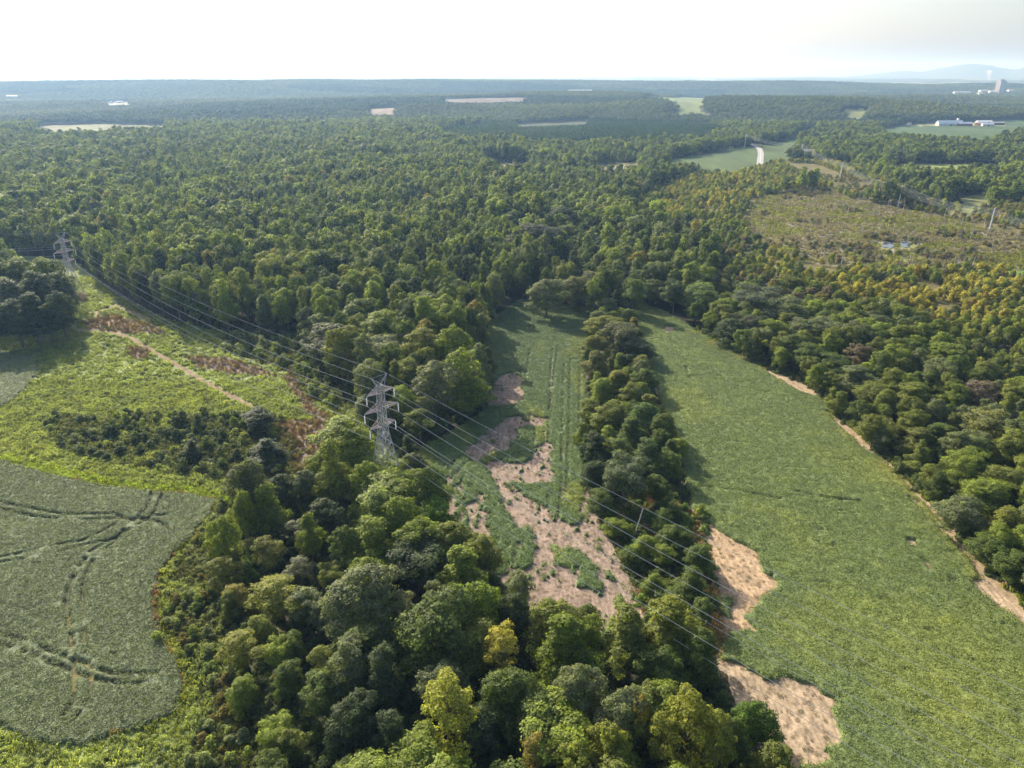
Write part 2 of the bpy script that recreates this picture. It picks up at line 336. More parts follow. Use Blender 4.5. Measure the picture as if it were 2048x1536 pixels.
G0, G1, G2, G3, G4 = (0.085, 0.115, 0.032), (0.148, 0.185, 0.036), (0.135, 0.155, 0.040), (0.125, 0.146, 0.078), (0.054, 0.074, 0.036)
GY, GO, GK, GP = (0.27, 0.25, 0.055), (0.24, 0.15, 0.05), (0.15, 0.125, 0.09), (0.030, 0.055, 0.030)

def warp(X, Y, a=1.2, s=3.0, seed=3):
    return X + a * (fbm(X / s, Y / s, 3, seed) - 0.5) * 2, Y + a * (fbm(X / s, Y / s, 3, seed + 50) - 0.5) * 2
def paint(col, m, c, var=0.0, nz=None):
    if m.any():
        c = np.asarray(c, float)
        col[m] = c * (1 + (var * (nz[m, None] - 0.5) * 2 if nz is not None else 0))
def land_colour(X, Y):
    """albedo of the bare land and its low cover"""
    D = np.hypot(X, Y)
    col = np.empty(X.shape + (3,)); col[:] = (0.040, 0.040, 0.022)
    n1 = fbm(X / 9, Y / 9, 4, 21); n2 = fbm(X / 2.2, Y / 2.2, 3, 31); n3 = fbm(X / 30, Y / 30, 3, 41)
    far = D > 6900
    if far.any():   # canopy of woods too far away to show single trees
        nf = fbm(X / 160, Y / 160, 4, 61); c = np.array([0.045, 0.058, 0.030]) * (0.5 + 1.0 * nf[..., None]); col[far] = c[far]
        ff = far & (fbm(X / 900, Y / 420, 3, 71) > 0.70); col[ff] = (0.19, 0.19, 0.10)
    near = D < 700
    Xw, Yw = warp(X, Y, 1.6, 5)
    m = inside(MEAD, Xw, Yw) & near
    g = np.array([0.205, 0.240, 0.088]) * (0.75 + 0.5 * n1[..., None]) + np.array([0.045, 0.04, 0.0]) * np.clip(n3[..., None] - .45, 0, 1) * 1.6
    dk = (n2 > 0.60); g[dk] *= 0.72
    col[m] = g[m]
    for k, b in enumerate(BRUSH): paint(col, inside(b, Xw, Yw), (0.21, 0.165, 0.13), 0.4, n2)
    for t in (THICK, THICK2, THICK3): paint(col, inside(t, Xw, Yw) & (n1 > 0.35), (0.085, 0.095, 0.035), 0.5, n2)
    paint(col, inside(HB, Xw, Yw), (0.11, 0.135, 0.045), 0.6, n2)
    paint(col, inside(HB, Xw, Yw) & (n1 > 0.62), (0.22, 0.155, 0.11), 0.5, n2)
    # field floors: tan straw and stubble
    s = 1 + 0.9 * (fbm(X / 0.45, Y / 1.6, 2, 81) - 0.5) + .35 * (fbm((X + .5 * Y) / 3, (Y - .5 * X) / .9, 2, 82) - .5)
    inM = inside(M_POLY, X, Y); cm = np.array([0.25, 0.188, 0.143]) * s[..., None] * (0.8 + 0.4 * n2[..., None]); col[inM] = cm[inM]
    inR = inside(R_POLY, Xw, Yw); cr = np.array([0.33, 0.25, 0.165]) * s[..., None] * (0.85 + 0.3 * n2[..., None]); col[inR] = cr[inR]
    b0 = inside(R_BARE[0], Xw, Yw) & (Y > 118); cr = np.array([0.36, 0.255, 0.155]) * s[..., None] * (0.85 + 0.3 * n2[..., None]); col[b0] = cr[b0]
    inL = inside(L_POLY, Xw, Yw); cl = np.array([0.20, 0.16, 0.06]) * (0.7 + 0.6 * n2[..., None]); col[inL] = cl[inL]
    # bright rank grass along the far edge of the lower bean field and yellow weeds on field margins
    e = dline(np.concatenate([L_POLY[:8]]), X, Y, 9.0); paint(col, (e < 4.2) & ~inL & near, (0.20, 0.25, 0.035), 0.4, n2)
    e = dline(L_POLY[7:16], X, Y, 6.0); paint(col, (e < 2.2) & ~inL & near, (0.16, 0.185, 0.045), 0.5, n2); paint(col, (dline(L_POLY[9:13], X, Y, 6.0) < 0.9) & ~inL, (0.19, 0.115, 0.075))
    e = dline(R_POLY[2:13], X, Y, 6.0); paint(col, (e < 3.4) & ~inR & near, (0.17, 0.20, 0.045), 0.4, n2)
    d = dline(TRACK, X + 0.6 * (n1 - .5), Y + 0.6 * (n1 - .5)); paint(col, d < .85, (0.235, 0.16, 0.11), 0.35, n2); 
    d = dline(TRACK3, X, Y); paint(col, (d < 1.5 * (.3 + 1.1 * n1)) & near, (0.30, 0.225, 0.14), 0.4, n2)
    d = dline(TRACK2, X, Y); paint(col, d < 1.2, (0.26, 0.20, 0.10), 0.35, n2)
    Xs, Ys = warp(X, Y, 9, 28)
    sw = inside(SWAMP, Xs, Ys)
    g = np.array([0.215, 0.195, 0.16]) * (0.7 + 0.6 * n2[..., None]); gg = np.array([0.19, 0.20, 0.065]) * (0.75 + 0.5 * n2[..., None])
    col[sw] = g[sw]; k = sw & (fbm(X / 26, Y / 15, 3, 91) > 0.52); col[k] = gg[k]
    paint(col, inside(SWAMP2, X, Y), (0.11, 0.17, 0.03))
    for y_ in YOUNG: paint(col, inside(y_, Xs, Ys) & ~sw & (D > 420), (0.13, 0.115, 0.045), 0.4, n1)
    for k in CLEAR:
        m = inside(CLEAR[k], *warp(X, Y, 14, 70)) if k not in 'ln' else inside(CLEAR[k], X, Y)
        nn = fbm(X / 30, Y / 90, 4, 95); paint(col, m, np.array(CLEAR_COL[k]) * .85, 0.5, nn)
    paint(col, inside(YARD, X, Y), (0.28, 0.27, 0.14))
    return col

# ------------------------------------------------------------------ the ground: one sheet out to the horizon
def build_ground():
    th = np.concatenate([np.radians(np.linspace(-180, -46, 40, endpoint=False)), np.radians(np.linspace(-46, 46, 900)), np.radians(np.linspace(46, 180, 40, endpoint=False)[1:])])
    r = np.concatenate([[3, 20, 45, 65], np.geomspace(78, 900, 860), np.geomspace(905, 7000, 170), np.geomspace(7100, 19500, 110)])
    T, R = np.meshgrid(th, r); X = R * np.sin(T); Y = R * np.cos(T)
    Z = hgt(X, Y)
    mead = inside(MEAD, X, Y) & (R < 700)
    Z = Z + np.where(mead, 0.7 * (fbm(X / 2.6, Y / 2.6, 3, 12) - 0.3), 0) + 0.12 * (fbm(X / 0.9, Y / 0.9, 2, 13) - 0.5) * (R < 500)
    Z = np.where(R > 6900, Z + 13 + 9 * (fbm(X / 60, Y / 60, 2, 15) - .5), Z)
    # field floors stay level so that the crops stand clear of them
    fl = inside(L_POLY, X, Y) | inside(L2_POLY, X, Y); Z = np.where(fl, Z * 0.2, Z)
    nr, nc = X.shape
    V = np.stack([X.ravel(), Y.ravel(), Z.ravel()], 1); V = np.vstack([V, [[0, 0, 0]]])
    i = np.arange(nr * nc).reshape(nr, nc); j = np.roll(i, -1, axis=1)
    F = np.stack([i[:-1].ravel(), j[:-1].ravel(), j[1:].ravel(), i[1:].ravel()], 1)[:, ::-1]
    c0 = len(V) - 1; F0 = np.stack([i[0], j[0], np.full(nc, c0), np.full(nc, c0)], 1)
    col = land_colour(X, Y).reshape(-1, 3); col = np.vstack([col, col[:1]])
    k = len(F)
    me = npmesh('ground', V, F, M_LAND, col=col, smoothf=True)
    o = link('ground', me); tag(o, 'rolling land of woods, meadow and fields', None, None, 'structure')
    return o
build_ground()

# ------------------------------------------------------------------ bean fields: raised crop canopy with wheel tracks and bare gaps
def crop_height(name, X, Y):
    """height of the crop (0 = none) and its albedo"""
    Xw, Yw = warp(X, Y, 0.9, 2.2, 7)
    n1 = fbm(X / 16, Y / 16, 3, 101); n2 = fbm(X / 1.1, Y / 1.1, 2, 102); n3 = fbm(X / 5, Y / 5, 3, 103)
    if name == 'R':
        m = inside(R_POLY, Xw, Yw); e = dline(np.vstack([R_POLY, R_POLY[:1]]), X, Y, 4.0)
        for b in R_BARE: m &= ~inside(b, Xw, Yw)
        m &= dline(TRACK3, X, Y) > 1.2
        m |= inside(R_GREENISLE, Xw, Yw)
        yel = smooth(0.52, 0.72, fbm(X / 22, Y / 40, 3, 104)) * 0.5 + smooth(0.6, 0.8, n3) * 0.35
        base = np.array([0.125, 0.163, 0.056]); c = base + (np.array([0.19, 0.215, 0.050]) - base) * np.clip(yel, 0, 1)[..., None]
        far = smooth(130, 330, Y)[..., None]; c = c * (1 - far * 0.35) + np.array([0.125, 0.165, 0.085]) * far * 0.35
        tr = WHEEL_R; H = 0.75
        mg = smooth(9, 0.5, dline(R_POLY[2:13], X, Y, 10.0))[..., None] * smooth(.35, .65, n3)[..., None]; c = c * (1 - mg * .7) + np.array([0.20, 0.19, 0.045]) * mg * .7
    elif name == 'M':
        m = inside(M_POLY, Xw, Yw); e = dline(np.vstack([M_POLY, M_POLY[:1]]), X, Y, 4.0)
        Xq, Yq = warp(X, Y, 1.5, 3.0, 8); Xq, Yq = warp(Xq, Yq, .9, 1.0, 18)
        for b in M_BARE:
            for dx, dy in ((.8, 0), (-.8, 0), (0, 1.0), (0, -1.0)): m &= ~inside(b, Xq + dx, Yq + dy)
        # thin ragged stand near the bare ground
        base = np.array([0.105, 0.150, 0.055]); c = base + (np.array([0.17, 0.20, 0.045]) - base) * smooth(0.58, 0.75, fbm(X / 9, Y / 25, 3, 105))[..., None]
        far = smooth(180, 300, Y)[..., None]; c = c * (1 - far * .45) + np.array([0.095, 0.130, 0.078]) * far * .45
        tr = WHEEL_M; H = 0.65
        m &= ~((fbm(X / .9, Y / 3.5, 2, 106) > 0.70) & (Y < 190))
        m |= inside(M_POLY, X, Y) & (fbm(X / .8, Y / 2.2, 2, 112) > .77) & (fbm(X / 7, Y / 9, 2, 113) > .45)
    else:
        poly = L_POLY if name == 'L' else L2_POLY
        m = inside(poly, Xw, Yw); e = dline(np.vstack([poly, poly[:1]]), X, Y, 4.0)
        c = np.empty(X.shape + (3,)); c[:] = (0.128, 0.155, 0.082); c *= (0.85 + 0.3 * n1[..., None])
        tr = WHEEL_L if name == 'L' else []; H = 0.85
        if name == 'L': m &= ~inside(L_BARE[0], X, Y)
    c = c * (0.90 + 0.20 * n3[..., None])
    h = H * (0.78 + 0.30 * n2 + 0.15 * n3)
    # wind-brushed ridges and rows
    h += 0.22 * (fbm((X + 0.35 * Y) / 0.8, (Y - 0.35 * X) / 2.4, 2, 107) - 0.5)
    if name == 'L': h += 0.18 * (fbm((X * 0.8 - 0.6 * Y) / 2.4, (X * .6 + Y * .8) / 0.8, 2, 108) - .5)
    if name in 'RM':   # open cracks between rows
        cr = fbm((X - 0.1 * Y) / 6, (Y + 0.1 * X) / 1.4, 3, 109); h = np.where(cr > 0.77, h * 0.45, h)
    for l in tr:
        d = dline(l, X + 0.35 * (n3 - .5), Y + 0.35 * (n3 - .5), 3.0); w = 0.40 if name != 'M' else 0.26
        k = smooth(w + 0.35, w, d) * (smooth(0.28, 0.42, fbm(X / 3.1, Y / 3.1, 2, 110)) * 0.9 + 0.1)
        h = h * (1 - 0.9 * k)
        dk = k > .35; c[dk] = np.array([.075, .08, .035]) * (1 + .3 * (n3[dk, None] - .5))
        if name == 'L':
            kk = (k > 0.7) & (fbm(X / 7, Y / 7, 2, 111) > 0.55) & (Y < 128); c[kk] = (0.14, 0.13, 0.045)
    h = np.maximum(h, 0.02)
    return np.where(m, h, 0.0), c
CROPS = {}
def build_crop(name, poly, step, label):
    x0, y0 = poly.min(0) - 1; x1, y1 = poly.max(0) + 1
    x0 = max(x0, -330); x1 = min(x1, 260); y0 = max(y0, 40)
    xs = np.arange(x0, x1, step); ys = np.arange(y0, y1, step)
    X, Y = np.meshgrid(xs, ys); X = X + rng.uniform(-.3, .3, X.shape) * step; Y = Y + rng.uniform(-.3, .3, X.shape) * step
    h, c = crop_height(name, X, Y)
    i = np.arange(X.size).reshape(X.shape); on = h > 0
    q = on[:-1, :-1] | on[1:, :-1] | on[:-1, 1:] | on[1:, 1:]
    F = np.stack([i[:-1, :-1][q], i[:-1, 1:][q], i[1:, 1:][q], i[1:, :-1][q]], 1)
    used, inv = np.unique(F, return_inverse=True)
    Z = np.where(on, h, -0.15) + 0.03
    V = np.stack([X.ravel(), Y.ravel(), Z.ravel()], 1)[used]
    me = npmesh('soybean_crop', V, inv.reshape(F.shape), M_CROPBASE, col=c.reshape(-1, 3)[used], smoothf=True)
    o = link('soybean_crop', me); tag(o, label, 'crop', None, 'stuff')
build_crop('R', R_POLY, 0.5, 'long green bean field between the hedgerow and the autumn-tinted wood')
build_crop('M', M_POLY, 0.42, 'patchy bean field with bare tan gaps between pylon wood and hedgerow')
build_crop('L', L_POLY, 0.36, 'grey-green bean field with curving wheel tracks at the lower left')
build_crop('L2', L2_POLY, 0.6, 'small corner of grey-green beans below the dark wood clump')

# ------------------------------------------------------------------ plant models
def unit(v): return v / (np.linalg.norm(v, axis=1, keepdims=True) + 1e-9)
def leaf_cards(Pc, Nn, size, r, jit=0.75, keep=0.5, asp=(0.55, 0.9)):
    """one small leaf spray (quad) per point, facing roughly Nn"""
    n = len(Pc)
    fn = unit(Nn + jit * r.normal(size=(n, 3)) * 0.6)
    t = unit(np.cross(fn, r.normal(size=(n, 3)))); b = np.cross(fn, t)
    s = size * r.uniform(0.6, 1.35, (n, 1)); a = s * r.uniform(asp[0], asp[1], (n, 1))
    k = r.uniform(-.25, .25, (n, 1))
    V = np.stack([Pc - t * s * .5 + b * a * k, Pc - b * a * .5, Pc + t * s * .5 - b * a * k, Pc + b * a * .5], 1)
    sn = unit(fn * (1 - keep) + Nn * keep)
    return V.reshape(-1, 3), np.arange(4 * n).reshape(-1, 4), np.repeat(sn, 4, 0)
def envelope(shape, u):
    """crown radius factor at height fraction u (0 base .. 1 top)"""
    if shape == 'round': return np.sqrt(np.clip(1 - (2 * u - 0.85) ** 2 / 1.35, 0.02, 1))
    if shape == 'oval': return np.sqrt(np.clip(1 - (2 * u - 0.9) ** 2 / 1.25, 0.02, 1)) * 0.95
    if shape == 'cone': return np.clip(1.08 * (1 - u) ** 0.8 + 0.05, 0, 1)
    if shape == 'column': return np.clip(np.sqrt(np.clip(1 - (2 * u - 0.8) ** 2 / 1.5, .02, 1)), 0, 1)
    if shape == 'flat': return np.clip(np.sqrt(np.clip(1 - (1.6 * u - 1.0) ** 2 / 1.2, .05, 1)), 0, 1)
    return np.clip(0.75 + 0.3 * np.sin(u * 7), 0.3, 1) * np.sqrt(np.clip(1 - (2 * u - .9) ** 2 / 1.3, .03, 1))
def crown_lobes(seed, shape, R, H, base, nl, lr):
    r = np.random.default_rng(seed); L = []
    ph = r.uniform(0, 6.28, 3)
    tries = 0
    while len(L) < nl and tries < 4000:
        tries += 1
        u = r.uniform(0.03, 1.0) ** 0.75; a = r.uniform(0, 2 * math.pi)
        e = envelope(shape, np.array(u)) * (1 + .20 * math.sin(2 * a + ph[0]) + .17 * math.sin(3 * a + ph[1] + 5 * u) + .10 * math.sin(5 * a + ph[2] + 9 * u))
        q = r.uniform(0.25, 1.0) ** 0.5
        rad = lr * r.uniform(0.65, 1.25) * (0.75 + 0.35 * e)
        rr = max(0, R * e * q - rad * .7)
        z = base + (H - base) * u - rad * .55
        c = np.array([rr * math.cos(a), rr * math.sin(a), z])
        if any(np.linalg.norm((c - l[:3])) < 0.52 * (rad + l[3]) for l in L): continue
        L.append(np.array([*c, rad]))
    return np.array(L)
def crown_mesh(seed, shape, R=5.0, H=18.0, basef=0.3, nl=34, lr=1.7, nleaf=15000, size=0.38, keep=0.28, drop=0.55):
    r = np.random.default_rng(seed + 1000); base = H * basef
    L = crown_lobes(seed, shape, R, H, base, nl, lr)
    w = L[:, 3] ** 2; w /= w.sum()
    k = r.choice(len(L), int(nleaf * 2.2), p=w)
    d = unit(r.normal(size=(len(k), 3))); d[:, 2] = np.where((d[:, 2] < -0.2) & (r.random(len(k)) < .65), -d[:, 2], d[:, 2])
    # the lobes themselves are bumpy: sub-lobes push leaves in and out
    f = 1 + 0.24 * np.sin(5 * d[:, 0] + k) * np.sin(5 * d[:, 1] + 2 * k) + 0.10 * np.sin(9 * d[:, 2] + 3 * k + 7 * d[:, 0])
    f = f * np.where(r.random(len(k)) < .06, r.uniform(1.05, 1.4, len(k)), 1)
    Pc = L[k, :3] + d * (L[k, 3] * r.uniform(0.72, 1.10, len(k)) * f)[:, None] * np.array([1, 1, 0.85])
    ins = np.zeros(len(k), bool)
    for l in L: ins |= np.linalg.norm((Pc - l[:3]) / np.array([1, 1, .85]), axis=1) < l[3] * 0.72
    ok = ~ins; Pc = Pc[ok][:nleaf]; d = d[ok][:nleaf]
    ctr = np.array([0, 0, base + (H - base) * .45]); out = unit(Pc - ctr)
    return leaf_cards(Pc, unit(d * .75 + out * .35 + np.array([0, 0, .15])), size, r, keep=keep), L
def trunk_geo(L, H, r0=0.28, seed=0, sides=6, nlimb=9):
    mb = MB(); r = random.Random(seed); top = H * .8
    pts = [(0, 0, -0.3), (0.1 * r.uniform(-1, 1), 0.1, H * .2), (0.3 * r.uniform(-1, 1), 0.3 * r.uniform(-1, 1), H * .45), (0.4 * r.uniform(-1, 1), .4 * r.uniform(-1, 1), top)]
    rad = [r0 * 1.25, r0, r0 * .7, r0 * .2]
    for a, b, p, q in zip(pts[:-1], pts[1:], rad[:-1], rad[1:]): mb.bar(a, b, p, q, sides)
    o = np.argsort(-L[:, 3])[:nlimb]
    for l in L[o]:
        z = min(max(l[2] * .7, H * .22), top * .9); mb.bar((0, 0, z * .85), (l[0] * .85, l[1] * .85, l[2]), r0 * .38, r0 * .1, 4)
    F = np.concatenate([f for f in mb.f]); V = np.concatenate(mb.v)
    return V, F
def joined(name, cr, tk):
    (V, F, Nn), (V2, F2) = cr, tk
    nn = unit(V2 * np.array([1, 1, 0]) + 1e-4)
    mi = np.concatenate([np.zeros(len(F), int), np.ones(len(F2), int)])
    return npmesh(name, np.vstack([V, V2]), np.vstack([F, F2 + len(V)]), [M_LEAF, M_BARK], mi=mi, nrm=np.vstack([Nn, nn]))
SHAPES = [('round', dict(basef=.26, nl=60, lr=1.2)), ('round', dict(basef=.22, nl=44, lr=1.5)), ('oval', dict(basef=.22, nl=64, lr=1.15)), ('oval', dict(basef=.28, nl=48, lr=1.35)),
          ('lumpy', dict(basef=.2, nl=36, lr=1.6)), ('lumpy', dict(basef=.25, nl=70, lr=1.05)), ('column', dict(basef=.12, nl=46, lr=1.35)), ('cone', dict(basef=.06, nl=60, lr=1.2)),
          ('round', dict(basef=.2, nl=42, lr=1.05, nleaf=7500, size=.36)), ('oval', dict(basef=.16, nl=50, lr=1.0, nleaf=8000, size=.36)),
          ('flat', dict(basef=.36, nl=40, lr=1.5)), ('lumpy', dict(basef=.16, nl=40, lr=1.6))]
SHAPE_WORD = ['round-headed', 'broad domed', 'tall oval', 'egg-shaped', 'lumpy', 'many-lobed', 'columnar', 'conical', 'open airy', 'tall airy', 'flat-topped', 'heavy billowing']
NEAR = []; NEAR_J = []; MID_J = []
for k, (sh, kw) in enumerate(SHAPES):
    kw = dict(kw); cr, L = crown_mesh(100 + k, sh, **kw)
    tk = trunk_geo(L, 18.0, seed=k)
    NEAR.append((npmesh('crown', cr[0], cr[1], M_LEAF, nrm=cr[2]), npmesh('trunk', tk[0], tk[1], M_BARK, smoothf=True)))
    NEAR_J.append(joined('near_tree', cr, tk))
    kw2 = dict(kw); kw2['nl'] = min(kw['nl'], 30); kw2['lr'] = max(kw['lr'], 1.5); kw2['nleaf'] = 2200; kw2['size'] = 0.85
    cr2, L2_ = crown_mesh(200 + k, sh, **kw2)
    MID_J.append(joined('mid_tree', cr2, trunk_geo(L2_, 18.0, seed=k, sides=4, nlimb=4)))
def shrub_mesh(seed, R=1.6, H=2.2, nl=12, nleaf=1500, size=0.25, lr=.6):
    (V, F, Nn), L = crown_mesh(seed, 'lumpy', R=R * 1.1, H=H, basef=-0.12, nl=nl, lr=lr, nleaf=nleaf, size=size, keep=.15)
    return V, F, Nn, L
SHRUB = []
for k in range(5):
    V, F, Nn, L = shrub_mesh(300 + k, nl=[26, 20, 30, 24, 18][k], lr=[.40, .5, .34, .42, .5][k])
    tv, tf = trunk_geo(L, 2.2, r0=.05, seed=k, sides=4, nlimb=6)
    SHRUB.append((npmesh('foliage', V, F, M_LEAF, nrm=Nn), npmesh('stem', tv, tf, M_BARK)))
# twiggy bare plants and snags
def twig_geo(seed, H=2.0, R=1.2, n=60, w=.02):
    r = random.Random(seed); mb = MB()
    for _ in range(n):
        a = r.uniform(0, 6.28); q = r.uniform(.1, 1) * R; z = H * r.uniform(.5, 1)
        x0, y0 = r.uniform(-.4, .4) * R, r.uniform(-.4, .4) * R
        mb.bar((x0, y0, 0), (x0 + q * math.cos(a), y0 + q * math.sin(a), z), w, w * .5, 3)
    return np.concatenate(mb.v), np.concatenate(mb.f)

# prototype collections (not in the scene; only the scatter objects draw from them)
def proto_coll(name, meshes):
    c = bpy.data.collections.new(name)
    for k, me in enumerate(meshes): c.objects.link(bpy.data.objects.new('%s_%02d' % (name, k), me))
    return c
def scatter(name, pts, rot, scl, idx, tint, coll, label, cat):
    """one object of countless plants: each point draws one model of the collection"""
    n = len(pts)
    me = bpy.data.meshes.new(name); me.vertices.add(n); me.vertices.foreach_set('co', np.asarray(pts, np.float32).ravel())
    for an, ty, key, arr in (('rot', 'FLOAT_VECTOR', 'vector', rot), ('scl', 'FLOAT_VECTOR', 'vector', scl)):
        a = me.attributes.new(an, ty, 'POINT'); a.data.foreach_set(key, np.asarray(arr, np.float32).ravel())
    a = me.attributes.new('idx', 'INT', 'POINT'); a.data.foreach_set('value', np.asarray(idx, np.int32))
    a = me.attributes.new('tint', 'FLOAT_COLOR', 'POINT'); t4 = np.ones((n, 4), np.float32); t4[:, :3] = tint; a.data.foreach_set('color', t4.ravel())
    o = link(name, me)
    ng = bpy.data.node_groups.new(name, 'GeometryNodeTree')
    ng.interface.new_socket(name='Geometry', in_out='INPUT', socket_type='NodeSocketGeometry')
    ng.interface.new_socket(name='Geometry', in_out='OUTPUT', socket_type='NodeSocketGeometry')
    gi = ng.nodes.new('NodeGroupInput'); go = ng.nodes.new('NodeGroupOutput'); ip = ng.nodes.new('GeometryNodeInstanceOnPoints')
    ci = ng.nodes.new('GeometryNodeCollectionInfo'); ci.inputs['Collection'].default_value = coll; ci.inputs['Separate Children'].default_value = True; ci.inputs['Reset Children'].default_value = True
    def na(nm, ty):
        q = ng.nodes.new('GeometryNodeInputNamedAttribute'); q.data_type = ty; q.inputs['Name'].default_value = nm; return q.outputs['Attribute']
    L = ng.links.new
    L(gi.outputs[0], ip.inputs['Points']); L(ci.outputs[0], ip.inputs['Instance']); ip.inputs['Pick Instance'].default_value = True
    L(na('idx', 'INT'), ip.inputs['Instance Index']); L(na('rot', 'FLOAT_VECTOR'), ip.inputs['Rotation']); L(na('scl', 'FLOAT_VECTOR'), ip.inputs['Scale'])
    L(ip.outputs[0], go.inputs[0])
    md = o.modifiers.new('scatter', 'NODES'); md.node_group = ng
    tag(o, label, cat, None, 'stuff')
    return o
CNEAR = proto_coll('neartree', NEAR_J); CMID = proto_coll('midtree', MID_J)

# ------------------------------------------------------------------ trees: where they stand, how big, what colour
ALLOPEN = [R_POLY, M_POLY, MEAD]
def pick(pal, w, n): return np.array(pal)[rng.choice(len(pal), n, p=np.array(w) / sum(w))]
def forest_ok(X, Y, margin=0.0):
    m = np.ones(len(X), bool)
    for p in ALLOPEN + [SWAMP, SWAMP2]: m &= ~inside(p, X, Y)
    for k in CLEAR: m &= ~inside(CLEAR[k], X, Y)
    m |= inside(CLUMP, X, Y)
    m &= ~inside(HB, X, Y)
    return m
def jgrid(x0, x1, y0, y1, s, j=.42):
    xs = np.arange(x0, x1, s); ys = np.arange(y0, y1, s * .9)
    X, Y = np.meshgrid(xs, ys); X = X + (np.arange(len(ys)) % 2)[:, None] * s * .5
    X = X + rng.uniform(-j, j, X.shape) * s; Y = Y + rng.uniform(-j, j, X.shape) * s
    X = X.ravel(); Y = Y.ravel(); a = np.degrees(np.arctan2(X, Y)); D = np.hypot(X, Y)
    k = (np.abs(a) < 44) | ((D < 330) & (np.abs(X) < 300)); return X[k], Y[k]
TREES = []   # x, y, height, radius, shape, tint, manual
def put(x, y, h, r, s, t, man=False): TREES.append((x, y, h, r, s, tuple(t), man))
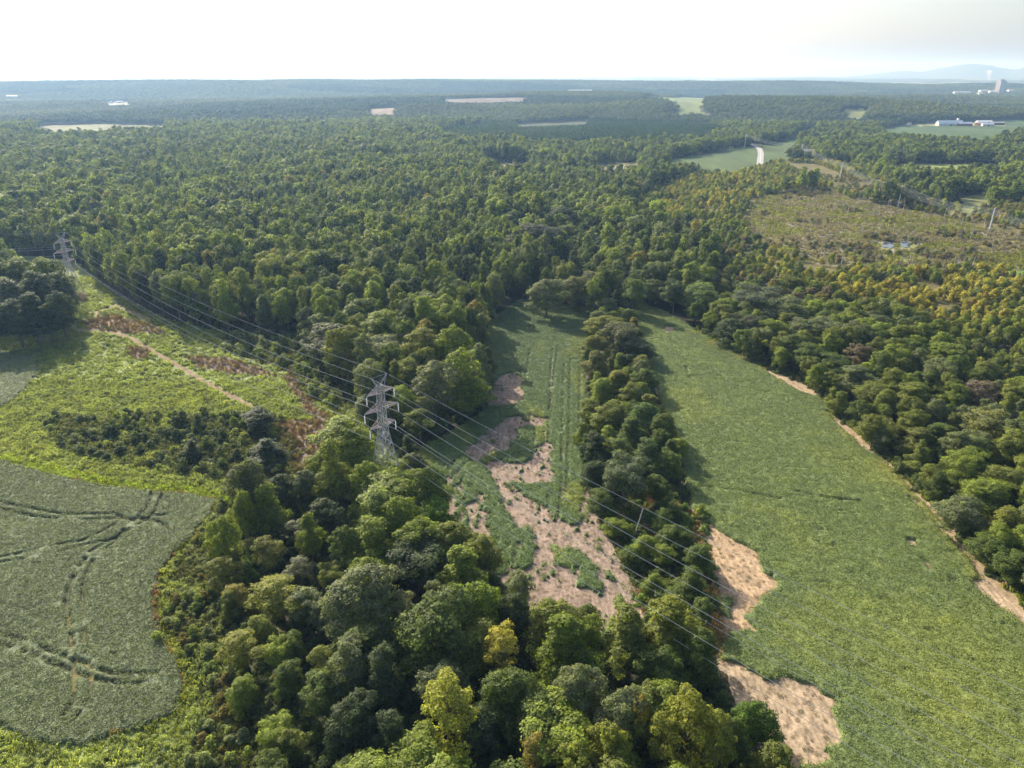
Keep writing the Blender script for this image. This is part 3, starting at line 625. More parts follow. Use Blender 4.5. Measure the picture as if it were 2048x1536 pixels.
# trees one can pick out in the photograph: crown top px, py, crown width in px, height m, shape, tint
BYHAND = [
 # round the near pylon and the wood in front of it
 (690, 842, 128, 19, 2, G1), (640, 905, 60, 13, 3, G1), (772, 925, 88, 11, 8, G1), (838, 942, 66, 12, 1, G1), (778, 962, 150, 15, 0, G1), (872, 1000, 84, 13, 1, (.095, .15, .022)),
 (742, 1042, 112, 16, 4, G1), (825, 1048, 100, 15, 3, G1), (900, 1050, 90, 14, 2, G2), (690, 1055, 60, 14, 2, G0), (835, 1092, 116, 13, 10, G4), (928, 1098, 110, 16, 5, G1),
 (965, 1075, 70, 14, 3, G2), (722, 1146, 140, 18, 2, G3), (802, 1182, 56, 12, 8, (.15, .16, .10)), (880, 1198, 150, 18, 0, G0), (868, 1165, 60, 12, 8, G3), (958, 1172, 96, 15, 1, (.11, .15, .022)),
 (1004, 1254, 86, 16, 9, GY), (1030, 1192, 62, 13, 3, G4), (1104, 1206, 100, 14, 1, G2), (1178, 1212, 50, 11, 6, G0), (1130, 1240, 128, 16, 4, (.095, .125, .02)), (1258, 1225, 120, 16, 5, G2),
 (1340, 1208, 150, 17, 4, (.11, .125, .024)), (1405, 1262, 80, 15, 2, G0), (1160, 1336, 100, 16, 3, G3), (1248, 1385, 104, 16, 3, G3), (892, 1362, 132, 19, 9, (.19, .19, .035)),
 (760, 1300, 100, 15, 11, G4), (690, 1290, 90, 14, 3, G3), (1010, 1350, 110, 14, 1, G0), (960, 1420, 90, 12, 3, G4), (1385, 1392, 120, 18, 9, (.135, .145, .024)), (1440, 1425, 80, 16, 8, (.13, .145, .03)),
 (1282, 1395, 44, 15, 9, (.21, .175, .055)), (1318, 1432, 90, 15, 8, (.15, .15, .03)), (1228, 1455, 90, 14, 2, (.13, .145, .026)), (1075, 1468, 56, 13, 8, (.21, .18, .07)), (1152, 1490, 90, 13, 3, (.13, .15, .026)),
 (1518, 1412, 84, 12, 0, (.06, .10, .02)), (1470, 1440, 60, 12, 3, G0), (560, 952, 58, 11, 2, G4), (606, 945, 62, 12, 6, G4), (648, 1000, 70, 12, 3, G4), (600, 1040, 60, 9, 8, (.13, .14, .10)),
 (520, 1078, 80, 10, 8, (.13, .13, .032)), (440, 1118, 74, 10, 9, (.135, .13, .032)), (556, 1162, 112, 11, 8, (.165, .158, .032)), (484, 1270, 92, 9, 8, (.15, .145, .03)), (610, 1180, 80, 10, 3, G3),
 (655, 1200, 70, 10, 8, (.13, .14, .09)), (570, 1330, 60, 9, 1, G0), (640, 1350, 90, 11, 3, G0), (700, 1400, 100, 12, 3, G4), (780, 1430, 90, 12, 11, G4), (480, 1360, 60, 7, 1, G1), (592, 1120, 60, 8, 8, (.14, .14, .10)),
 # hedgerow between the two bean fields, far end to near end
 (1245, 578, 36, 9, 6, G3), (1216, 598, 50, 10, 1, G3), (1196, 622, 40, 8, 1, G3), (1258, 618, 40, 9, 1, G0), (1213, 634, 84, 11, 0, (.12, .13, .03)), (1188, 672, 50, 9, 1, (.11, .115, .03)),
 (1246, 648, 96, 14, 0, (.085, .095, .05)), (1286, 690, 50, 9, 1, G4), (1196, 704, 62, 10, 4, (.11, .115, .05)), (1286, 712, 44, 8, 1, (.115, .11, .03)), (1290, 740, 62, 11, 3, G0),
 (1240, 742, 92, 12, 5, (.12, .125, .024)), (1206, 758, 56, 11, 1, G1), (1182, 800, 50, 10, 3, G2), (1262, 768, 60, 11, 3, G2), (1302, 790, 62, 10, 5, (.13, .125, .03)), (1222, 806, 84, 12, 3, G2),
 (1288, 808, 74, 12, 2, (.075, .115, .04)), (1264, 838, 84, 12, 5, G0), (1324, 830, 60, 11, 0, G0), (1194, 868, 76, 13, 5, G4), (1238, 880, 70, 12, 3, G0), (1296, 880, 80, 12, 4, (.08, .11, .045)),
 (1252, 922, 96, 14, 10, (.075, .095, .055)), (1340, 905, 60, 10, 1, (.08, .11, .03)), (1190, 925, 60, 10, 1, G4), (1316, 952, 60, 9, 3, G0), (1346, 1010, 40, 6, 3, G0), (1328, 1020, 40, 8, 6, (.09, .125, .035)),
 (1368, 1070, 60, 7, 1, G0), (1200, 985, 60, 8, 3, G0),
 (1352, 1052, 60, 9, 3, G0), (1398, 1095, 62, 8, 1, G0), (1386, 1140, 70, 8, 4, G0), (1330, 1092, 46, 6, 1, G1), (1408, 1200, 50, 7, 3, G0), (1290, 1075, 44, 6, 6, G1), (1230, 1040, 50, 5, 1, G1), (1262, 1100, 40, 5, 1, G0),
 (1355, 1180, 50, 6, 1, G0), (1310, 1150, 44, 5, 4, G1),
 # wood edge on the far side of the right-hand field
 (1284, 540, 60, 14, 3, G0), (1310, 560, 60, 13, 1, (.09, .11, .045)), (1345, 565, 70, 13, 3, G0), (1400, 572, 90, 15, 0, (.09, .125, .04)), (1458, 598, 60, 13, 2, G1), (1516, 580, 100, 16, 10, (.075, .09, .058)),
 (1500, 632, 56, 13, 3, (.08, .085, .065)), (1575, 598, 90, 15, 0, G3), (1466, 640, 70, 12, 6, G4), (1545, 640, 60, 13, 1, G1), (1604, 640, 90, 14, 4, G3), (1660, 640, 70, 13, 10, G3), (1620, 690, 70, 12, 3, G0),
 (1720, 690, 60, 12, 9, GK), (1668, 710, 80, 11, 3, G0), (1590, 672, 60, 12, 2, G0), (1712, 735, 90, 11, 4, G3), (1760, 770, 70, 10, 1, G2), (1830, 770, 100, 12, 4, G2), (1900, 690, 110, 13, 4, G1), (1960, 765, 90, 11, 1, GK),
 (1775, 842, 70, 8, 0, (.105, .115, .03)), (1890, 850, 90, 10, 5, G0), (1840, 860, 80, 9, 4, (.105, .115, .035)), (1985, 825, 110, 13, 9, (.14, .135, .05)), (1940, 900, 90, 10, 3, G1), (1860, 930, 70, 8, 8, G2),
 (1975, 965, 100, 10, 1, G1), (2030, 940, 90, 10, 0, G2), (1930, 1000, 90, 10, 0, G3), (2020, 1020, 90, 10, 4, (.12, .13, .03)), (1990, 1080, 70, 8, 1, G0), (2040, 1110, 80, 8, 3, G0), (2075, 1060, 90, 10, 3, G1),
 # dark clump on the left
 (30, 522, 80, 22, 4, G0), (85, 522, 70, 23, 0, G0), (112, 545, 60, 20, 1, (.06, .075, .04)), (60, 545, 80, 22, 3, G4), (10, 560, 80, 20, 11, G4), (110, 585, 56, 18, 2, G4), (55, 590, 80, 19, 5, G4), (-40, 540, 90, 22, 1, G0),
 (-90, 560, 90, 20, 3, G4), (20, 600, 70, 18, 3, G4), (90, 612, 50, 14, 3, G4), (-30, 610, 80, 17, 3, G4),
 # wood behind the corridor and beside the near pylon
 (665, 650, 100, 16, 0, (.075, .085, .055)), (720, 600, 80, 17, 0, G0), (640, 630, 60, 15, 2, (.095, .115, .04)), (655, 578, 60, 16, 1, G1), (760, 625, 90, 17, 1, G1), (740, 670, 60, 12, 1, (.14, .125, .04)),
 (765, 680, 80, 14, 10, G3), (845, 660, 80, 18, 6, (.12, .13, .035)), (905, 655, 70, 19, 2, G1), (925, 700, 80, 20, 9, G1), (868, 725, 84, 18, 3, (.12, .135, .08)), (930, 752, 80, 16, 1, G1), (958, 690, 50, 17, 2, G3),
 (815, 720, 70, 14, 1, G2), (800, 560, 60, 16, 1, G0), (860, 590, 80, 17, 0, G0), (615, 662, 50, 9, 8, G3), (1095, 560, 70, 16, 0, G3), (1150, 555, 60, 14, 0, (.12, .11, .05)), (1188, 545, 60, 14, 0, (.10, .10, .05)),
 (735, 790, 60, 12, 2, G3), (838, 820, 60, 12, 8, G2), (1075, 450, 100, 19, 0, (.06, .07, .05)), (1125, 415, 70, 18, 0, G4), (1030, 470, 60, 15, 1, (.12, .12, .09)), (1140, 450, 60, 15, 1, G0),
 (515, 820, 66, 8, 2, G4), (380, 880, 46, 7, 7, G4), (362, 822, 22, 6, 6, G4), (393, 830, 20, 6, 6, G4), (530, 880, 90, 8, 7, G4),
]
for px, py, w, h, s, t in BYHAND:
    if px < 1200 and py < 740: h *= 1.24
    w *= 1.0 if 1170 < px < 1370 and 570 < py < 970 else 1.13; x, y = at(px, py, h * .97); zc = proj(x, y, h)[2]
    if t != GK and t[0] < .2: t = (min(t[0], .94 * t[1]),) + tuple(t[1:])
    if t not in (G0, G1, G2, G3, G4, GY, GO, GK): t = tuple(c * 1.2 for c in t)
    put(x, y, h, w * .5 * zc / FPX, s, t, True)
HX = np.array([t[0] for t in TREES]); HY = np.array([t[1] for t in TREES]); HR = np.array([t[3] for t in TREES])
def clear_of_hand(X, Y, r, f=.62):
    k = np.ones(len(X), bool)
    for a, b, c in zip(HX, HY, HR): k &= (X - a) ** 2 + (Y - b) ** 2 > ((c + r) * f) ** 2
    return k
# grown woods
X, Y = jgrid(-1450, 1500, 66, 1900, 8.0, .48)
k = forest_ok(X, Y) & (np.hypot(X, Y) < 1910) & ~inside(YARD, X, Y) & (dline(np.array(ROADLINE), X, Y, 40) > 10)
inY = np.zeros(len(X), bool)
for p in YOUNG: inY |= inside(p, *warp(X, Y, 12, 30))
k &= ~inY & clear_of_hand(X, Y, 4.0)
k &= ~inside(PINES, X, Y)
X, Y = X[k], Y[k]
D = np.hypot(X, Y); u = rng.random(len(X)); big = rng.random(len(X))
col_n = fbm(X / 38, Y / 38, 3, 131)
inHedge = (X > at(1160, 900)[0]) & (X < 75) & (Y < 345) & (Y > 110) & (X > -5)
for x, y, d, a, b, cn, hd in zip(X, Y, D, u, big, col_n, inHedge):
    px, py, zc = proj(x, y, 8)
    b = min(1.0, max(0.0, .55 * b + 1.5 * (cn - .32))); r = 3.2 + 4.6 * b ** 1.7 * rng.uniform(.75, 1.2); h = 11.5 + 8.5 * b + 2 * rng.normal()
    if x < 20 and d > 250: h = h * 1.12 + 3.0
    s = int(rng.choice(12, p=np.array([14, 12, 12, 12, 9, 9, 5, 3, 4, 4, 9, 7]) / 100))
    t = [G0, G1, G2, G3, G4][int(rng.choice(5, p=[.34, .22 + .12 * (cn > .5), .14, .16 - .12 * (cn > .5), .14]))]
    if a > .985 and d < 900: t = (.19, .17, .05)
    if y < 345 and -5 < x < 110 and 1150 < px < 1420 and 590 < py < 1240:      # hedgerow filler stays small
        if py > 930: continue
        h = 5 + 4 * b; r = 1.6 + 1.8 * b
    if px > 1390 and 560 < py < 1300 and d < 420: h = 8.5 + 6 * b; r = 3.0 + 2.8 * b; t = [G0, G1, G2, G3, (.115, .135, .035)][int(a * 4.99)]
    if px > 1430 and 395 < py < 600: h = 5 + 4 * b; r = 2 + 2 * b; t = [G0, G1, G2, (.16, .15, .05), GK][int(a * 4.99)]
    if d < 190 and x < 20 and py > 1100 and px < 700: h = min(h, 8); r = min(r, 3)
    if d < 140: h = min(h, 12)
    put(x, y, h, r, s, np.array(t) * rng.uniform(.8, 1.2))
# young, thin and autumn-tinted wood
X, Y = jgrid(-100, 1100, 150, 1150, 3.7, .7)
m = np.zeros(len(X), bool); Xs, Ys = warp(X, Y, 12, 30)
for p in YOUNG: m |= inside(p, Xs, Ys)
m &= forest_ok(X, Y) & clear_of_hand(X, Y, 2.0) & (dline(POWER_ROW, X, Y, 60) > 24) & (fbm(X / 14, Y / 14, 2, 145) > .36)
X, Y = X[m], Y[m]
yel = fbm(X / 45, Y / 22, 3, 141)
for x, y, q in zip(X, Y, yel):
    px, py, zc = proj(x, y, 3); a = rng.random()
    w_ = rng.random() ** 2; r = 1.0 + 1.9 * w_; h = 3.2 + 4.6 * w_ + rng.uniform(0, 1.5)
    fy = 0.10 + 0.9 * max(0, q - .40) * 2.2
    if py < 430: fy *= .9
    elif py < 640: fy *= 1.5 * smooth(1480, 1760, np.array(px))
    else: fy *= .35
    t = G1 if a > .6 else ((.22, .24, .06) if a > .3 else G3 if a > .15 else G2)
    if rng.random() < fy: t = (.30, .275, .06) if a > .25 else ((.23, .18, .055) if a > .2 else (.22, .21, .055))
    elif rng.random() < .02: t = GK
    put(x, y, h, r, int(rng.choice([0, 2, 3, 6, 8, 9, 1])), np.array(t) * rng.uniform(.8, 1.2))
# swamp fringe bushes and the strip under the second power line
X, Y = jgrid(150, 900, 380, 900, 6.0)
m = (inside(SWAMP, X, Y) & (fbm(X / 30, Y / 18, 3, 151) > .66)) | ((dline(POWER_ROW, X, Y, 30) < 22) & (rng.random(len(X)) < .5) & ~inside(SWAMP, X, Y))
for x, y in zip(X[m], Y[m]):
    a = rng.random(); put(x, y, rng.uniform(2.2, 4.5), rng.uniform(1.2, 2.6), int(rng.choice([0, 1, 8])), [GK, (.17, .14, .06), G2, G3][int(a * 4)])
TREES_N = len(TREES)
TX = np.array([t[0] for t in TREES]); TY = np.array([t[1] for t in TREES]); TH = np.array([t[2] for t in TREES]); TR = np.array([t[3] for t in TREES])
TS = np.array([t[4] for t in TREES]); TT = np.array([t[5] for t in TREES]); TM = np.array([t[6] for t in TREES])
TZ = hgt(TX, TY)
PX, PY, ZC = proj(TX, TY, TZ + TH * .8)
inview = (PX > 8) & (PX < 2040) & (PY > 0) & (PY < 1515)
size = TR * np.sqrt(TH / 14) / ZC + TM * 0.02
order = np.argsort(-np.where(inview, size, -1))
IND = order[:300]
isind = np.zeros(TREES_N, bool); isind[IND] = True
TD = np.hypot(TX, TY)
trot = rng.uniform(0, 6.28, TREES_N)
def stand(sel, coll, name, label, cat):
    scl = np.stack([TR[sel] / 5.0, TR[sel] / 5.0, TH[sel] / 18.0], 1)
    rot = np.stack([np.zeros(sel.sum()), np.zeros(sel.sum()), trot[sel]], 1)
    scatter(name, np.stack([TX[sel], TY[sel], TZ[sel] - .1], 1), rot, scl, TS[sel], TT[sel], coll, label, cat)
stand(~isind & (TD < 430), CNEAR, 'woodland', 'unbroken woodland around the fields, trees past counting', 'woodland')
stand(~isind & (TD >= 430), CMID, 'forest', 'broad mixed forest stretching behind the fields to the middle distance', 'forest')

# labels: look + where it stands
def colour_word(t):
    r, g, b = t
    if r > .2 and g < .16: return 'orange-brown'
    if r > .16: return 'yellow'
    if r > g * 1.15: return 'brownish'
    if b > g * .52 and g > .08: return 'grey-green'
    if g < .062: return 'dark green'
    if g > .118: return 'bright yellow-green'
    if r > g * .95: return 'olive'
    return 'green'
MARKS = [('near pylon', at(770, 985)), ('far pylon', at(140, 590)), ('leaning pole', at(1275, 1062)), ('sandy patch', at(1470, 1150)), ('lower straw patch', at(1570, 1440)),
         ('hedgerow tip', at(1235, 610)), ('field top', at(1262, 598)), ('wood clump', at(60, 640)), ('field notch', at(1655, 810)), ('brown brush', at(600, 905)), ('bean point', at(435, 1004)),
         ('bare pocket', at(1020, 780)), ('field bulge', at(300, 1215)), ('margin track', at(1960, 1150)), ('woods edge bend', at(985, 700)), ('small bare spot', at(1338, 660)), ('straw tongue', at(1100, 1200))]
LABELQ = []   # (object, words for its look, colour, x, y, landmarks): written once everything stands
ONES = 'zero one two three four five six seven eight nine ten eleven twelve thirteen fourteen fifteen sixteen seventeen eighteen nineteen'.split()
TENS = '. . twenty thirty forty fifty sixty seventy eighty ninety'.split()
def numword(n):
    n = max(1, int(n))
    if n < 20: return ONES[n]
    if n < 100: return TENS[n // 10] + ('-' + ONES[n % 10] if n % 10 else '')
    return 'a-hundred' + ('-and-' + numword(n % 100) if n % 100 else '') if n < 200 else numword(n // 100) + '-hundred' + ('-and-' + numword(n % 100) if n % 100 else '')
def article(w): return ('an ' if w[0] in 'aeiou' else 'a ') + w
def direction(x, y, mx, my):
    a = math.degrees(math.atan2(x - mx, y - my)) % 360
    return ['beyond', 'beyond and right of', 'right of', 'in front and right of', 'in front of', 'in front and left of', 'left of', 'beyond and left of'][int(((a + 22.5) % 360) // 45)]
def write_labels():
    used = set()
    pos = np.array([[q[3], q[4]] for q in LABELQ])
    for i, (o, head, cw, x, y, marks) in enumerate(LABELQ):
        ms = sorted(marks, key=lambda m: math.hypot(x - m[1][0], y - m[1][1]))[:5]
        dd = np.hypot(pos[:, 0] - x, pos[:, 1] - y); near = [LABELQ[j] for j in np.argsort(dd)[1:4]]
        noun = lambda q: ('%s %s' % (q[2], q[1].split()[-1]))
        cand = []
        for nm, (mx, my) in ms[:2]: cand.append('%s %s the %s' % (head, direction(x, y, mx, my), nm))
        for nm, (mx, my) in ms[:3]:
            cand.append('%s beside %s %s the %s' % (head, article(noun(near[0])), direction(x, y, mx, my), nm))
            cand.append('%s between %s and %s near the %s' % (head, article(noun(near[0])), article(noun(near[1])), nm))
        for nm, (mx, my) in ms:
            cand.append('%s %s metres %s the %s' % (head, numword(round(math.hypot(x - mx, y - my))), direction(x, y, mx, my), nm))
        for nm, (mx, my) in ms:
            cand.append('%s beside %s %s metres from the %s' % (head, article(noun(near[0])), numword(round(math.hypot(x - mx, y - my))), nm))
        ok = [c for c in cand if len(c.split()) <= 16 and c not in used]
        lab = ok[0] if ok else cand[0]
        used.add(lab); o['label'] = lab
def rel_size(h): return 'tall ' if h > 16.5 else ('small ' if h < 8.5 else '')
for i in IND:
    root = empty('tree', (TX[i], TY[i], TZ[i] - .1), trot[i], (TR[i] / 5, TR[i] / 5, TH[i] / 18))
    sz = rel_size(TH[i]); sw_ = SHAPE_WORD[TS[i]]
    if sw_.startswith('tall'): sz = ''
    px = PX[i]; y = TY[i]
    where = 'tree'
    if inside(CLUMP, np.array([TX[i]]), np.array([TY[i]]))[0]: grp = 'trees of the dark clump on the left'
    elif px < 1420 and px > 1150 and PY[i] > 570 and PY[i] < 1190: grp = 'trees of the hedgerow between the bean fields'
    elif px > 1240 and PY[i] < 1200: grp = 'trees of the wood right of the long field'
    elif PY[i] > 830 and px > 380: grp = 'trees of the wood in front of the pylon'
    elif px < 640: grp = 'trees along the power line corridor'
    else: grp = 'trees of the wood beside the patchy field'
    tag(root, None, 'tree', grp); LABELQ.append((root, '%s%s %s tree' % (sz, colour_word(TT[i]), sw_), colour_word(TT[i]), TX[i], TY[i], MARKS))
    c = link('crown', NEAR[TS[i]][0], root); c['tint'] = (float(TT[i][0]), float(TT[i][1]), float(TT[i][2]), 1.0)
    link('trunk', NEAR[TS[i]][1], root)

# ------------------------------------------------------------------ distant woods in stands of many crowns
def stand_mesh(seed, pine=False, size=28.0, hmean=16.0):
    r = np.random.default_rng(seed); Vs, Fs, Ns, Cs = [], [], [], []; n = 0
    step = 4.6 if pine else 8.6
    xs = np.arange(-size / 2 + step / 2, size / 2, step)
    for gx in xs:
        for gy in xs:
            x = gx + r.uniform(-.35, .35) * step * (.4 if pine else 1); y = gy + r.uniform(-.35, .35) * step * (.4 if pine else 1)
            R = step * r.uniform(.48, .78); H = hmean * r.uniform(.78, 1.15) if not pine else hmean * r.uniform(.92, 1.06)
            q = 34 if pine else 110
            d = unit(r.normal(size=(q, 3))); d[:, 2] = np.where(d[:, 2] < -.35, -d[:, 2], d[:, 2])
            if pine:
                u = r.random(q); Pc = np.stack([x + d[:, 0] * R * .75 * (1 - u), y + d[:, 1] * R * .75 * (1 - u), H * (.25 + .75 * u)], 1); s = 1.5
            else:
                f = 1 + .18 * np.sin(3 * d[:, 0] * 2 + r.uniform(0, 6)) * np.sin(4 * d[:, 1] + r.uniform(0, 6))
                Pc = np.array([x, y, H * .62]) + d * f[:, None] * np.array([R, R, H * .38]); s = 2.3
            V, F, Nn = leaf_cards(Pc, unit(d + np.array([0, 0, .25])), s, r, jit=.5, keep=.8)
            tint = np.array([[1, 1, 1], [1.35, 1.25, .9], [.7, .72, .85], [1.1, 1.0, 1.3], [.85, .95, .8]])[int(r.integers(5))] if not pine else np.array([1, 1, 1.]) * r.uniform(.9, 1.1)
            Vs.append(V); Fs.append(F + n); Ns.append(Nn); Cs.append(np.tile(tint, (len(V), 1))); n += len(V)
    return npmesh('stand', np.vstack(Vs), np.vstack(Fs), M_LEAF_FAR, nrm=np.vstack(Ns), col=np.vstack(Cs))
CSTAND = proto_coll('stand', [stand_mesh(400 + k) for k in range(6)]); CPINE = proto_coll('pinestand', [stand_mesh(420 + k, True, 26, 12) for k in range(3)])
def far_ok(X, Y, pad=8):
    m = np.ones(len(X), bool)
    for p in list(CLEAR.values()) + [YARD, SWAMP]:
        for dx, dy in ((0, 0), (pad, 0), (-pad, 0), (0, pad), (0, -pad)): m &= ~inside(p, X + dx, Y + dy)
    return m
def far_stand(name, m, X, Y, coll, n, tint0, label, cat, s=1.0):
    X = X[m]; Y = Y[m]; k = len(X); nz = fbm(X / 260, Y / 260, 3, 161)
    t = np.array(tint0) * (0.70 + .6 * nz[:, None]) + np.array([.03, .02, 0]) * np.clip(nz - .55, 0, 1)[:, None] * 2
    dark = fbm(X / 900, Y / 380, 2, 163) > .56; t[dark] = t[dark] * np.array([.5, .62, .75])
    sc_ = rng.uniform(.85, 1.12, k) * s
    scatter(name, np.stack([X, Y, hgt(X, Y) - .3], 1), np.stack([np.zeros(k), np.zeros(k), rng.integers(0, 4, k) * math.pi / 2 + rng.uniform(-.3, .3, k)], 1),
            np.stack([np.full(k, 1.05), np.full(k, 1.05), sc_], 1), rng.integers(0, n, k), t, coll, label, cat)
X, Y = jgrid(-6200, 6200, 1100, 7100, 26, .12); D = np.hypot(X, Y)
edge = (D > 1905)
pin = inside(PINES, X, Y)
road_clear = dline(np.array(ROADLINE), X, Y, 40) > 16
far_stand('distant_forest', far_ok(X, Y) & edge & ~pin & (D < 7000) & (np.abs(np.degrees(np.arctan2(X, Y))) < 43) & road_clear, X, Y, CSTAND, 6, (.074, .094, .040),
          'hazy distant forest rolling over low ridges to the horizon', 'forest')
X, Y = jgrid(-300, 1000, 1100, 2300, 22, .05)
far_stand('pine_plantation', inside(PINES, X, Y) & far_ok(X, Y), X, Y, CPINE, 3, (.034, .060, .032), 'smooth dark pine plantation beyond the mixed forest', 'plantation')
# ------------------------------------------------------------------ shrubs, grass, brush
def shrub(x, y, r, h, k, t, label, group):
    root = empty('shrub', (x, y, 0), rng.uniform(0, 6.28), (r / 1.6, r / 1.6, h / 2.2))
    tag(root, None, 'shrub', group); LABELQ.append((root, label, colour_word(t), x, y, MARKS))
    f = link('foliage', SHRUB[k][0], root); f['tint'] = (float(t[0]), float(t[1]), float(t[2]), 1.0)
    link('stem', SHRUB[k][1], root)
SHR_X = []
def shrubs_in(poly, s, rr, hh, pal, words, group, prob=1.0, cap=100):
    x0, y0 = poly.min(0); x1, y1 = poly.max(0)
    X, Y = jgrid(x0, x1, y0, y1, s); k = inside(poly, *warp(X, Y, 3, 7)) & ~inside(BRUSH[0], X, Y) & (rng.random(len(X)) < prob) & (fbm(X / 6, Y / 6, 2, 201) > .40) & clear_of_hand(X, Y, .8, .5)
    q = np.nonzero(k)[0]; px, py, _ = proj(X, Y, 1.0); q = q[(px[q] > 5) & (px[q] < 2043) & (py[q] < 1530)]
    if len(q) > cap:
        q = rng.permutation(q)
        for i in q[cap:]: SHR_X.append((X[i], Y[i], rng.uniform(*rr), rng.uniform(*hh), np.array(pal[int(rng.integers(len(pal)))]) * rng.uniform(.85, 1.2)))
        q = q[:cap]
    for i in q:
        j = int(rng.integers(len(pal))); r = rr[0] + (rr[1] - rr[0]) * rng.random() ** 1.6
        shrub(X[i], Y[i], r, r * rng.uniform(*hh), int(rng.integers(5)), np.array(pal[j]) * rng.uniform(.85, 1.2), '%s%s shrub' % ('big ' if r > rr[0] + .6 * (rr[1] - rr[0]) else 'little ' if r < rr[0] + .2 * (rr[1] - rr[0]) else '', colour_word(pal[j])), group)
S3, S1, S0 = (.145, .168, .088), (.165, .20, .05), (.095, .125, .045)
shrubs_in(THICK, 3.1, (1.3, 2.9), (.9, 1.6), [S3, S0, G4, S1, G4], None, 'shrubs of the brush belt across the meadow', .8, 80)
shrubs_in(THICK2, 2.1, (.9, 2.3), (.9, 1.5), [S3, S0, S1, S3, (.15, .13, .04)], None, 'shrubs between the lower bean field and the wood', .85, 95)
shrubs_in(THICK3, 3.6, (1.6, 3.2), (1.1, 1.7), [S3, S0, G4, S1], None, 'shrubs under the power line', .8, 45)
shrubs_in(HB, 2.3, (.9, 2.9), (.7, 1.4), [(.12, .19, .045), S1, S0, (.11, .16, .05), S0], None, 'vine-covered shrubs at the near end of the hedgerow', .8, 60)

CSHR = proto_coll('thicketshrub', [f for f, st in SHRUB])
X, Y = jgrid(-170, 210, 62, 330, 3.0); k = forest_ok(X, Y) & ~inside(R_POLY, X + 2, Y) & ~inside(M_POLY, X + 2, Y) & (rng.random(len(X)) < .8)
X, Y = X[k], Y[k]; k = len(X); r_ = rng.uniform(1.2, 2.6, k); q = rng.random((k, 1))
scatter('undergrowth', np.stack([X, Y, X * 0], 1), np.stack([X * 0, X * 0, rng.uniform(0, 6.28, k)], 1), np.stack([r_ / 1.6, r_ / 1.6, r_ * rng.uniform(.8, 1.7, k) / 2.2], 1), rng.integers(0, 5, k),
        np.array([.10, .13, .05]) * q + np.array([.06, .085, .04]) * (1 - q), CSHR, 'leafy undergrowth filling the floor of the near woods', 'undergrowth')
k = len(SHR_X); q = np.array([[a, b, r_, r_ * h_] for a, b, r_, h_, t in SHR_X])
scatter('thicket', np.stack([q[:, 0], q[:, 1], q[:, 0] * 0], 1), np.stack([q[:, 0] * 0, q[:, 0] * 0, rng.uniform(0, 6.28, k)], 1), np.stack([q[:, 2] / 1.6, q[:, 2] / 1.6, q[:, 3] / 2.2], 1),
        rng.integers(0, 5, k), np.array([t for *_, t in SHR_X]), CSHR, 'tangled green undergrowth between the fields and the woods', 'thicket')
def tuft_mesh(seed, R=.9, n=70, h=.75, w=.07, lean=.35, m=None):
    r = np.random.default_rng(seed); a = r.uniform(0, 6.28, n); q = R * np.sqrt(r.random(n)); x = q * np.cos(a); y = q * np.sin(a)
    hh = h * r.uniform(.5, 1.1, n); b = r.uniform(0, 6.28, n); dx = np.cos(b) * w; dy = np.sin(b) * w; lx = r.normal(size=n) * lean * hh; ly = r.normal(size=n) * lean * hh
    V = np.stack([np.stack([x - dx, y - dy, 0 * x - .1], 1), np.stack([x + dx, y + dy, 0 * x - .1], 1), np.stack([x + lx + dx * .4, y + ly + dy * .4, hh], 1), np.stack([x + lx - dx * .4, y + ly - dy * .4, hh], 1)], 1)
    nn = unit(np.stack([lx, ly, np.ones(n) * 1.3], 1) + .35 * r.normal(size=(n, 3)))
    return npmesh('tuft', V.reshape(-1, 3), np.arange(4 * n).reshape(-1, 4), m or M_GRASS, nrm=np.repeat(nn, 4, 0))
def mound_mesh(seed):
    (V, F, Nn), L = crown_mesh(seed, 'lumpy', R=1.05, H=.75, basef=-.2, nl=16, lr=.26, nleaf=150, size=.24, keep=.2); return npmesh('mound', V, F, M_GRASS, nrm=Nn)
CTUFT = proto_coll('tuft', [tuft_mesh(500), mound_mesh(510), mound_mesh(511), mound_mesh(512)])
def bean_mesh(seed, R=1.0, n=110, s=.20):
    r = np.random.default_rng(seed); a = r.uniform(0, 6.28, n); q = R * np.sqrt(r.random(n))
    Pc = np.stack([q * np.cos(a), q * np.sin(a), r.uniform(-.12, .16, n)], 1)
    Nn = unit(np.stack([r.normal(size=n) * .45, r.normal(size=n) * .45, np.ones(n)], 1))
    V, F, nn = leaf_cards(Pc, Nn, s, r, jit=.9, keep=.3, asp=(.7, 1)); return npmesh('bean_leaves', V, F, M_CROP, nrm=nn)
CBEAN = proto_coll('beanleaf', [bean_mesh(520 + k) for k in range(4)])
def twig_mesh(seed): 
    V, F = twig_geo(seed); return npmesh('twigs', V, F, M_GRASS)
CTWIG = proto_coll('twigs', [twig_mesh(540 + k) for k in range(3)])
def cover(name, X, Y, Z, sc_, coll, n, tint, label, cat):
    k = len(X)
    scatter(name, np.stack([X, Y, Z], 1), np.stack([np.zeros(k), np.zeros(k), rng.uniform(0, 6.28, k)], 1), np.stack([sc_] * 3, 1), rng.integers(0, n, k), tint, coll, label, cat)
